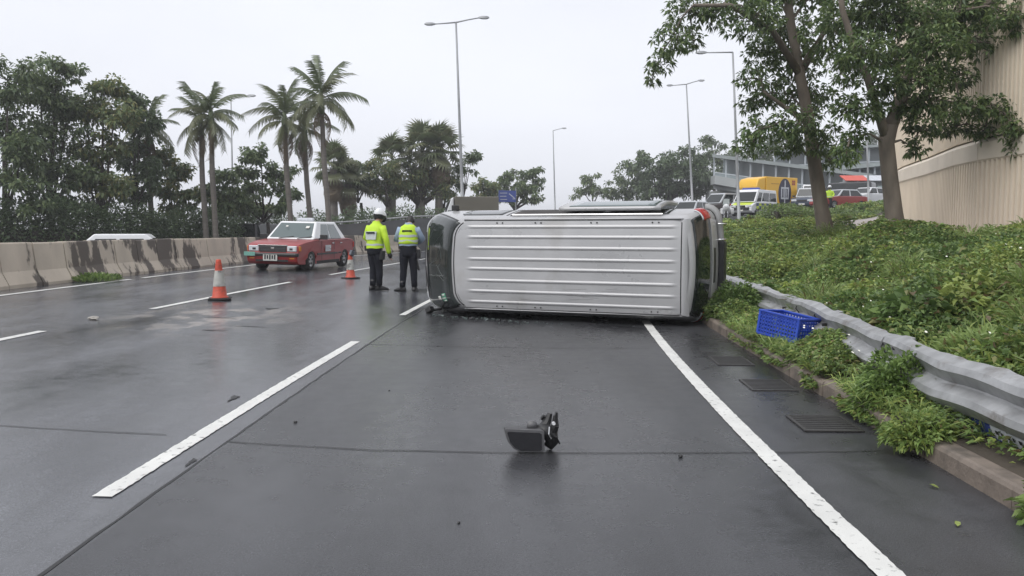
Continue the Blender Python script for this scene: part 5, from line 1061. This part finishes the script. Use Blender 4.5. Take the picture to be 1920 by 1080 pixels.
# ------------------------------------------------------------------ trees
def near_tree(label, Y, trunk, forks, clusters, mats, r0, dens=1.0, leaf=.15):
    """trunk and forks: photo pixels with radii; clusters: (px, py, rx, ry) of leaf whorls"""
    base = at(*trunk[0][:2], Y); base.z = min(base.z, float(zbank(base.x, base.y)) + .05); t = thing('broadleaf_tree', label, 'tree', base)
    def P3(p, dy=0): return at(p[0], p[1], Y + dy) - base
    mb = MB(); tp_ = [Vector((0, 0, -.3))] + [P3(p) for p in trunk]; mb.tube(tp_, [r0 * 1.3] + [p[2] for p in trunk], 12); tr = mb.build('trunk', M_bark, t, smooth=True)
    skel = [(P3(p), p[2]) for p in trunk[1:]]
    for f in forks: pts = [P3(p, p[3]) for p in f]; mb = MB(); mb.tube(pts, [p[2] for p in f], 10); mb.build('limb', M_bark, t, smooth=True); skel += [(q, p[2]) for q, p in zip(pts[1:], f[1:])]
    twig = MB(); POS = []; DIR = []
    clusters = sorted(clusters, key=lambda c_: min((q[0] - P3(c_[:2])).length for q in skel))
    for (x, y, rx, ry) in clusters:
        dy = random.uniform(-1.1, 1.1); c = P3((x, y), dy); k = Y / F; ax, az = rx * k, ry * k; ay = (ax + az) / 2
        s0 = min(skel, key=lambda q: (q[0] - c).length + max(0, q[0].z - c.z) * .6); mid = s0[0].lerp(c, .5) + Vector((0, 0, .12)); twig.tube([s0[0], mid, c], [min(.04, s0[1] * .6), .02, .012], 6); skel.append((c, .02))
        nt = int(rx * ry / 27 * dens)
        for i in range(nt):
            v = Vector((random.gauss(0, 1), random.gauss(0, 1), random.gauss(0, 1))).normalized() * random.random() ** .42; q = c + Vector((v.x * ax, v.y * ay, v.z * az))
            if i % 7 == 0: twig.tube([c.lerp(q, .1), c.lerp(q, .6) + Vector((0, 0, .04)), q], [.011, .007, .003], 4, cap=False)
            out = (q - c).normalized() if (q - c).length > .01 else Vector((0, 0, 1))
            for j in range(9):
                d = Vector((random.gauss(0, 1), random.gauss(0, 1), random.gauss(-.25, .6))) + out * .5; POS.append(q + d.normalized() * .03); DIR.append(d)
    tag(twig.build('twigs', M_bark, t), kind='stuff'); n = len(POS); sz = leaf * (.65 + .65 * rng.random(n))
    mi = rng.choice(len(mats), n, p=[.5, .25, .25]); fo = obj('foliage', leaf_mesh('foliage', np.array(POS), np.array(DIR), sz, sz * .40, mats, mi, .35), t); return t
TA = [G['treea'], G['treeb'], G['treec']]
near_tree('straight-trunked tree on the bank with leaves hanging over the lamp posts', 19.5,
    [(1548, 432, .20), (1539, 385, .165), (1526, 300, .15), (1515, 220, .14), (1498, 130, .12), (1482, 40, .10), (1470, -60, .085)],
    [[(1500, 140, .10, 0), (1450, 60, .07, -.4), (1370, 10, .05, -.8), (1300, 10, .035, -1.0)], [(1516, 230, .09, 0), (1470, 200, .05, -.4), (1430, 170, .03, -.7)], [(1500, 140, .09, 0), (1545, 60, .06, .4), (1570, -30, .05, .6)]],
    [(1290, 22, 55, 32), (1258, 75, 36, 28), (1236, 118, 24, 26), (1222, 150, 14, 14), (1300, 78, 22, 18), (1345, 20, 40, 28), (1410, 30, 62, 40), (1470, 50, 55, 45), (1440, 100, 48, 36), (1495, 110, 50, 40), (1425, 148, 42, 28), (1470, 175, 46, 32), (1418, 192, 38, 26), (1440, 238, 46, 26), (1500, 235, 42, 36), (1410, 268, 36, 22), (1470, 275, 36, 22), (1540, 180, 44, 40), (1550, 60, 50, 50), (1545, 260, 34, 30), (1560, 300, 28, 22), (1440, -20, 80, 30), (1540, -15, 60, 30)], TA, .19, 1.3, .122)
near_tree('forked tree on the bank in front of the ribbed building', 16.5,
    [(1684, 458, .20), (1676, 400, .17), (1668, 330, .155), (1662, 270, .15), (1668, 235, .16)],
    [[(1664, 262, .12, 0), (1648, 215, .085, -.1), (1628, 150, .075, -.2), (1602, 90, .065, -.3), (1580, 20, .055, -.4), (1570, -50, .045, -.4)], [(1668, 240, .15, 0), (1690, 185, .12, .1), (1705, 130, .09, .2), (1730, 60, .07, .3), (1750, -30, .05, .4)], [(1692, 190, .07, .1), (1740, 185, .045, .2), (1800, 195, .03, .3), (1860, 210, .02, .3)], [(1728, 66, .05, .3), (1800, 20, .04, .5), (1880, 0, .03, .5)]],
    [(1600, 30, 62, 42), (1660, 30, 60, 42), (1720, 30, 62, 42), (1785, 25, 60, 40), (1850, 20, 56, 36), (1900, 25, 40, 40), (1620, 95, 52, 36), (1690, 95, 56, 42), (1755, 85, 52, 40), (1820, 80, 50, 34), (1880, 100, 30, 34), (1590, 130, 40, 32), (1650, 160, 44, 34), (1720, 150, 52, 34), (1785, 140, 48, 30), (1610, 205, 46, 26), (1700, 205, 30, 24), (1750, 200, 50, 28), (1810, 200, 46, 26), (1865, 205, 40, 24), (1725, 245, 34, 20), (1780, 240, 40, 18), (1845, 245, 34, 18), (1900, 240, 24, 24), (1715, 278, 20, 18), (1600, 255, 30, 20), (1586, 290, 24, 20), (1910, 275, 16, 18), (1650, -20, 80, 25), (1800, -20, 90, 25)], TA, .17, 1.5, .112)

def far_tree(label, Y, base, lobes, n, mats, leaf, name='broadleaf_tree', group='trees beyond the far carriageway', trunk_r=.16, gz=None, bark=None, lean=0, trunks=1):
    b = at(base[0], base[1], Y); b.z = gz if gz is not None else b.z; t = thing(name, label, 'tree', b, 0, group); k = Y / F; POS = []; DIR = []; mb = MB()
    n = int(n * .8); cs = [(at(x, y, Y + random.uniform(-.6, .6) * rx * k) - b, rx * k, ry * k) for x, y, rx, ry in lobes]; tot = sum(a * c for _, a, c in cs); low = min(c.z for c, _, _ in cs); fork = Vector((lean * low * .5, 0, max(.8, low * .72)))
    for q in range(trunks):
        off = Vector(((q - (trunks - 1) / 2) * .9, random.uniform(-.4, .4), 0)); mb.tube([off + Vector((0, 0, -.4)), off * .8 + fork * .5 + Vector((random.uniform(-.1, .1), 0, 0)), off * .5 + fork], [trunk_r * 1.2, trunk_r, trunk_r * .8], 8)
    for c, a, cz in cs:
        mb.tube([fork, fork.lerp(c, .5) + Vector((0, 0, -.15 * cz)), c], [trunk_r * .6, trunk_r * .38, trunk_r * .15], 6); m = int(n * a * cz / tot); ncl = max(6, int(m / 60))
        v = rng.normal(size=(ncl, 3)); v /= np.linalg.norm(v, axis=1, keepdims=True); v *= (rng.random(ncl) ** .45)[:, None]; cc = np.array(c) + v * np.array([a, (a + cz) / 2, cz])
        for q in cc[::3]: mb.tube([c, Vector(q)], [trunk_r * .14, trunk_r * .05], 4, cap=False)
        w = rng.integers(0, ncl, m); g_ = rng.normal(size=(m, 3)); g_ /= np.linalg.norm(g_, axis=1, keepdims=True); g_ *= (rng.random(m) ** .5)[:, None]; sub = .26 * min(a, cz) + .10
        POS.append(cc[w] + g_ * sub * np.array([1.25, 1.25, .7])); DIR.append(g_ + rng.normal(size=(m, 3)) * .5 - np.array([0, 0, .2]))
    mb.build('trunk', bark or M_barkd, t, smooth=True); P_ = np.concatenate(POS); D_ = np.concatenate(DIR); m = len(P_); sz = leaf * (.6 + .8 * rng.random(m))
    obj('crown', leaf_mesh('crown', P_, D_, sz, sz * .55, mats, rng.choice(len(mats), m), .3), t); return t
FA = [G['fara'], G['farc'], G['farb']]; FB = [G['farb'], G['fara'], G['oliv']]; FC = [G['farc'], G['fara'], G['farc']]
far_tree('leftmost tall dark tree cut by the picture edge', 33, (10, 452), [(15, 150, 50, 40), (5, 230, 62, 55), (45, 270, 45, 40), (20, 330, 60, 40), (50, 385, 40, 22)], 9000, FA, .18, trunks=2, gz=0)
far_tree('tall spreading tree second from the left edge', 35, (95, 452), [(105, 135, 55, 30), (75, 175, 45, 35), (130, 190, 48, 36), (95, 245, 60, 42), (70, 310, 48, 34), (130, 320, 46, 36), (95, 380, 46, 24)], 11000, FA, .18, trunks=3, gz=0)
far_tree('broad tree with layered crown above the white car', 36, (190, 452), [(195, 160, 45, 24), (160, 215, 46, 34), (215, 215, 44, 30), (185, 275, 52, 36), (165, 335, 44, 32), (215, 345, 40, 28), (175, 390, 36, 18)], 10000, FB, .18, trunks=2, gz=0)
far_tree('slender tree with a dark top right of the layered tree', 38, (255, 452), [(250, 190, 32, 26), (262, 240, 40, 32), (240, 290, 42, 30), (278, 320, 40, 30), (255, 365, 34, 22)], 7000, FC, .18, trunks=2, gz=0)
far_tree('small airy tree left of the palm pair', 40, (330, 448), [(305, 290, 26, 20), (335, 322, 34, 24), (312, 355, 32, 20), (350, 368, 34, 20), (325, 392, 30, 14)], 4200, FB, .2, trunks=3, trunk_r=.1, gz=0)
far_tree('low bushy tree filling the gap behind the palm pair', 44, (450, 446), [(455, 372, 34, 22), (425, 388, 30, 18), (480, 392, 30, 16)], 4200, FB, .18, trunks=2, trunk_r=.09, gz=0)
far_tree('low airy tree under the palm pair', 41, (415, 448), [(420, 330, 24, 20), (392, 362, 26, 18), (432, 372, 34, 22), (410, 395, 30, 12)], 3400, FA, .2, trunks=3, trunk_r=.09, gz=0)
far_tree('loose-crowned tree left of the tall palm group', 42, (495, 445), [(490, 292, 40, 20), (462, 325, 30, 18), (520, 325, 34, 22), (485, 355, 40, 18), (540, 362, 26, 20), (460, 385, 34, 14), (515, 392, 36, 12)], 5200, FA, .2, trunks=2, trunk_r=.11, gz=0)
Mg = 'trees in the middle distance'
far_tree('bare-stemmed small tree next to the fan palms', 56, (672, 425), [(668, 310, 28, 16), (655, 335, 22, 16), (690, 330, 22, 18), (672, 350, 28, 12)], 2600, FA, .22, trunks=2, trunk_r=.12, group=Mg, gz=.3)
far_tree('rounded bright green tree behind the yellow-jacketed officer', 56, (728, 425), [(720, 318, 32, 24), (700, 345, 32, 20), (745, 345, 34, 24), (722, 362, 32, 12)], 4600, FB, .18, trunk_r=.2, group=Mg, gz=.3)
far_tree('dense dark-stemmed tree in the middle of the shoreline row', 58, (788, 425), [(770, 325, 34, 24), (805, 320, 36, 26), (788, 350, 44, 26), (760, 355, 28, 18), (830, 350, 30, 24)], 6000, FB, .18, trunk_r=.42, group=Mg, gz=.3)
far_tree('narrow tree just left of the tall double lamp post', 60, (832, 425), [(838, 330, 24, 26), (826, 360, 26, 18), (846, 372, 20, 14)], 2400, FA, .18, trunk_r=.16, group=Mg, gz=.3)
far_tree('thin open tree behind the tall double lamp post', 60, (868, 425), [(880, 292, 20, 12), (872, 318, 22, 14), (862, 345, 14, 12), (884, 300, 12, 16)], 1300, FA, .22, trunk_r=.08, group=Mg, gz=.3)
far_tree('spreading tree behind the blue direction sign', 76, (965, 420), [(982, 322, 34, 14), (950, 340, 30, 14), (1002, 345, 26, 14), (975, 352, 42, 16), (1000, 370, 34, 12), (950, 372, 28, 12)], 5200, FA, .28, trunk_r=.2, group=Mg, gz=.6)
far_tree('low green tree left of the blue direction sign', 74, (915, 420), [(905, 348, 22, 14), (925, 358, 28, 12), (900, 372, 26, 12)], 2600, FB, .28, trunk_r=.15, group=Mg, gz=.6)
far_tree('pale feathery tree right of the slim lamp post', 98, (1112, 405), [(1108, 336, 24, 14), (1125, 355, 30, 16), (1095, 362, 26, 14)], 2600, [G['fara'], G['farb']], .3, trunk_r=.15, group=Mg, gz=1)
far_tree('hazy green tree left of the dark tree mass', 100, (1170, 405), [(1180, 325, 30, 24), (1195, 350, 34, 24), (1165, 362, 26, 16), (1205, 292, 16, 12)], 4200, FA, .34, trunk_r=.2, group=Mg, gz=1)
far_tree('large dark tree behind the silver cars', 90, (1255, 405), [(1245, 312, 50, 30), (1290, 308, 44, 30), (1225, 350, 40, 26), (1275, 350, 54, 28), (1320, 335, 34, 30)], 11000, FC, .36, trunk_r=.35, group=Mg, gz=1.4)
far_tree('tree rising above the end of the footbridge', 104, (1338, 405), [(1335, 270, 26, 18), (1350, 295, 28, 20), (1320, 300, 24, 16), (1345, 330, 34, 22)], 4200, FA, .34, trunk_r=.25, group=Mg, gz=2)
far_tree('dark tree behind the upper footbridge deck', 118, (1480, 400), [(1440, 285, 40, 26), (1485, 270, 44, 28), (1530, 285, 36, 26), (1480, 320, 60, 30), (1400, 300, 34, 24)], 7000, FC, .42, trunk_r=.35, group=Mg, gz=3)
far_tree('dark tree behind the right end of the footbridge', 118, (1620, 395), [(1590, 290, 36, 26), (1635, 280, 40, 30), (1680, 290, 36, 30), (1630, 330, 56, 30)], 6000, FC, .42, trunk_r=.35, group=Mg, gz=3)

# ------------------------------------------------------------------ palms
def frond_mesh(name, Ln, arch, mats, nl=26, ll=.55, hang=.8):
    """feather leaf along +x, arching down; leaflets hang from both sides of the rib"""
    rib = [Vector((Ln * (t - .12 * t * t * arch), 0, Ln * (.38 * t - arch * .62 * t * t))) for t in [k / 12 for k in range(13)]]; mb = MB(); mb.tube(rib, [.035 - .0026 * k for k in range(13)], 5); mb.cur = 1
    for k in range(nl):
        t = .12 + .88 * k / nl; f = t * 12; i = min(11, int(f)); p = rib[i].lerp(rib[i + 1], f - i); d = (rib[i + 1] - rib[i]).normalized(); l_ = ll * (1 - .55 * abs(t - .45)) * (.9 + .2 * random.random())
        for s in (-1, 1):
            dirv = (Vector((0, s, 0)) * (.65 + .2 * random.random()) + d * .55 + Vector((0, 0, -hang * (.5 + .5 * random.random())))).normalized(); sd_ = d * .035; mid_ = p + dirv * l_ * .5; tip = p + dirv * l_ + Vector((0, 0, -.25 * l_))
            mb.add([p - sd_, p + sd_, mid_ + sd_ * .9, tip, mid_ - sd_ * .9], [(0, 1, 2, 4), (4, 2, 3)])
    return mb.mesh(name, mats)
FR = [frond_mesh('frond', L_, a, [G['palma'], G[m_]]) for L_, a, m_ in ((2.3, .55, 'palma'), (2.4, .95, 'palma'), (2.2, 1.35, 'palmb'), (2.0, 1.0, 'palmb'))]
FD = frond_mesh('dead_frond', 2.0, 1.6, [G['palmd'], G['palmd']], 18, .45, 1.1)
def palm(label, Y, base, top, nf, sc, lean_dead=3, seed=0, group='royal palms on the left'):
    random.seed(seed); b = at(*base, Y); b.z = 0; tpv = at(*top, Y) - b; t = thing('royal_palm', label, 'palm tree', b, 0, group); mb = MB(); mb.tube([Vector((0, 0, -.3))] + [Vector((tpv.x * k, tpv.y * k, tpv.z * k)) + Vector((.03 * math.sin(k * 7), 0, 0)) for k in (.02, .15, .4, .65, .85, 1)], [.21, .18, .135, .125, .125, .11, .10], 10); mb.build('trunk', M_palmt, t, smooth=True)
    mb = MB(); mb.tube([tpv - Vector((0, 0, .05)), tpv + Vector((0, 0, .5)), tpv + Vector((0, 0, .9))], [.14, .15, .07], 10); mb.build('crownshaft', mat('crownshaft_green', (.10, .13, .06), .5), t, smooth=True)
    for k in range(nf):
        a = k * 2.39996 + seed; e = k / nf; o = obj('frond', FR[min(3, int(e * 4))] if k % 5 else FR[2], t); o.location = tpv + Vector((0, 0, .85 - .5 * e)); o.rotation_euler = (random.uniform(-.3, .3), R(-66 + 104 * e + random.uniform(-12, 12)), a); s_ = sc * random.uniform(.62, .90); o.scale = (s_, s_, s_)
    for k in range(lean_dead): o = obj('dead_frond', FD, t); o.location = tpv + Vector((0, 0, .1)); o.rotation_euler = (0, R(48 + 14 * random.random()), seed * 1.7 + k * 2.2); o.scale = (sc * .8,) * 3
    return t
palm('palm tucked behind the left trees with a shaggy crown', 39, (285, 448), (278, 262), 15, .95, 4, 11)
palm('left palm of the pair beside the thin lamp post', 38, (386, 448), (377, 252), 15, 1.0, 2, 2)
palm('right palm of the pair beside the thin lamp post', 37.5, (404, 448), (396, 240), 16, 1.0, 2, 3)
palm('left palm of the tall group of three', 38, (548, 446), (534, 248), 17, 1.08, 3, 4)
palm('shortest brownish palm in the middle of the tall group of three', 39.5, (585, 446), (571, 262), 14, .95, 7, 5)
palm('tallest palm on the right of the tall group of three', 37.5, (620, 446), (603, 212), 18, 1.12, 2, 6)
def fan_mesh(name, m, r=.75):
    mb = MB(); mb.tube([(0, 0, 0), (.45, 0, .10), (.8, 0, .12)], [.02, .015, .012], 5); n = 17
    for k in range(n):
        a = R(-125 + 250 * k / (n - 1)); d = Vector((math.cos(a), math.sin(a), 0)); c = Vector((.8, 0, .12)); s_ = Vector((-d.y, d.x, 0)) * .06; tip = c + d * r * (1 - .25 * abs(k - 8) / 8) + Vector((0, 0, -.22 - .1 * random.random()))
        mb.add([c, c + d * r * .5 + s_, tip, c + d * r * .5 - s_], [(0, 1, 2, 3)])
    return mb.mesh(name, m)
FN = [fan_mesh('fan_leaf', G['palma']), fan_mesh('fan_leaf', G['palmb'])]; FND = fan_mesh('dead_fan_leaf', G['palmd'])
def fanpalm(label, Y, base, top, sc, seed, nd=14):
    random.seed(seed); b = at(*base, Y); b.z = .2; tpv = at(*top, Y) - b; t = thing('fan_palm', label, 'palm tree', b, 0, 'fan palms along the shore'); mb = MB(); mb.tube([(0, 0, -.3), tpv * .5, tpv], [.32, .27, .24], 9); mb.build('trunk', M_palmt, t, smooth=True)
    for k in range(24): e = k / 24; o = obj('fan_leaf', FN[k % 2], t); o.location = tpv + Vector((0, 0, .3 - .35 * e)); o.rotation_euler = (random.uniform(-.4, .4), R(-80 + 115 * e), k * 2.4); o.scale = (sc * random.uniform(.85, 1.15),) * 3
    for k in range(nd): o = obj('dead_fan_leaf', FND, t); o.location = tpv + Vector((0, 0, -.1 - .9 * k / nd)); o.rotation_euler = (random.uniform(-.3, .3), R(62 + 15 * random.random()), k * 2.4); o.scale = (sc * .85,) * 3
    return t
fanpalm('fan palm with a brown skirt right of the tall palms', 54, (626, 425), (625, 318), 1.15, 21, 22)
fanpalm('shorter fan palm with a thick brown skirt by the bare-stemmed tree', 55, (655, 425), (652, 345), 1.1, 22, 26)
fanpalm('fan palm poking above the rounded bright tree', 57, (735, 425), (735, 302), 1.2, 23, 8)
fanpalm('fan palm at the highest point of the shoreline row', 58, (788, 425), (792, 290), 1.45, 24, 10)
fanpalm('yellowish fan palm left of the tall double lamp post', 58, (822, 425), (824, 290), 1.4, 25, 10)
random.seed(99)

# ------------------------------------------------------------------ hedges and parapet on the far side
def hedge(label, path, h, w, n, mats, leaf, z0=0.0):
    t = thing('hedge', label, 'hedge', (path[0][0], path[0][1], z0), 0, 'clipped hedges beyond the far carriageway'); pts = np.array(path); sl = np.r_[0, np.cumsum(np.hypot(np.diff(pts[:, 0]), np.diff(pts[:, 1])))]
    s = rng.random(n) * sl[-1]; cx = np.interp(s, sl, pts[:, 0]); cy = np.interp(s, sl, pts[:, 1]); hh = np.interp(s, sl, [h_ for h_ in h]) * (.85 + .3 * vnoise(s * 1.3, s * 0 + 3)); q = rng.normal(size=(n, 3)); q /= np.linalg.norm(q, axis=1, keepdims=True); q *= (rng.random(n) ** .25)[:, None]
    pos = np.stack([cx + q[:, 0] * w / 2 - path[0][0], cy + q[:, 1] * w / 2 - path[0][1], np.clip(hh * (.5 + .55 * q[:, 2]), 0, 9)], 1)
    obj('foliage', leaf_mesh('foliage', pos, q + rng.normal(size=(n, 3)) * .5, leaf * (.6 + .8 * rng.random(n)), leaf * .5, mats, rng.integers(0, len(mats), n), .2), t)
    mb = MB()
    for k in range(1, len(path)):
        a, b = np.array(path[k - 1]), np.array(path[k]); mb.loft([[(p[0] - path[0][0], p[1] + e * w * .3 - path[0][1], z) for e, z in ((-1, -.2), (1, -.2), (1, hh_ * .5), (-1, hh_ * .5))] for p, hh_ in ((a, h[k - 1]), (b, h[k]))])
    mb.build('branches', M_barkd, t); return t
def pl(px, Y): return (float(at(px, 430, Y).x), Y)
hedge('low dark hedge behind the white car on the left', [pl(-40, 32), pl(150, 34), pl(300, 37), pl(430, 40)], [2.8, 2.6, 2.2, 2.1], 1.5, 28000, FC, .16)
hedge('long hedge under the palms behind the taxi and officers', [pl(430, 42), pl(560, 46), pl(700, 50), pl(800, 54), pl(920, 60)], [2.1, 2.2, 2.4, 2.6, 2.9], 1.6, 26000, FC, .18)
par = thing('parapet_wall', 'low grey parapet with a pale rail beyond the median barrier', 'wall', (*pl(600, 43), 0)); ppz = [(*pl(590, 43), 1.55), (*pl(690, 45.5), 1.75), (*pl(770, 48), 2.0), (*pl(850, 51), 2.15)]; px0 = par.location
mb = MB(); mb.loft([[(x - px0.x, y + e - px0.y, z_) for e, z_ in ((0, -.3), (.3, -.3), (.3, z), (0, z))] for x, y, z in ppz]); mb.build('wall', mat('parapet_grey', (.11, .11, .115), .7, var=.15, scale=2), par)
mb = MB(); mb.tube([(x - px0.x, y - .05 - px0.y, z + .12) for x, y, z in ppz], .045, 6); mb.build('rail', M_galv, par)
for k in range(3):
    for j in range(4):
        f = j / 4; a, b = ppz[k], ppz[k + 1]; x, y, z = [a[i] * (1 - f) + b[i] * f for i in range(3)]; mb = MB(); mb.box((x - px0.x, y + .06 - px0.y, z + .05), (.06, .06, .16)); mb.build('rail_post', M_galv, par)
# verge hedge along the footpath on the right
hedge('clipped green hedge above the bank beside the footpath', [(9.6, 30), (12.5, 35.5), (16.5, 41), (21, 47), (26, 54)], [.55, .55, .6, .6, .6], 1.2, 16000, [G['mid'], G['fara'], G['farb']], .13, 1.75)
# ------------------------------------------------------------------ damp air
hz_ = MB(); hz_.box((0, 600, 8.0), (2640, 2000, 19.0)); hzo = hz_.build('haze', mat('haze', (1, 1, 1))); tag(hzo, kind='stuff')
hm = hzo.data.materials[0]; hn = hm.node_tree; hn.nodes.clear(); ho = hn.nodes.new('ShaderNodeOutputMaterial'); pvn = hn.nodes.new('ShaderNodeVolumePrincipled')
pvn.inputs['Color'].default_value = (.97, .98, 1, 1); pvn.inputs['Density'].default_value = .0013; pvn.inputs['Anisotropy'].default_value = .2; hn.links.new(pvn.outputs[0], ho.inputs['Volume'])
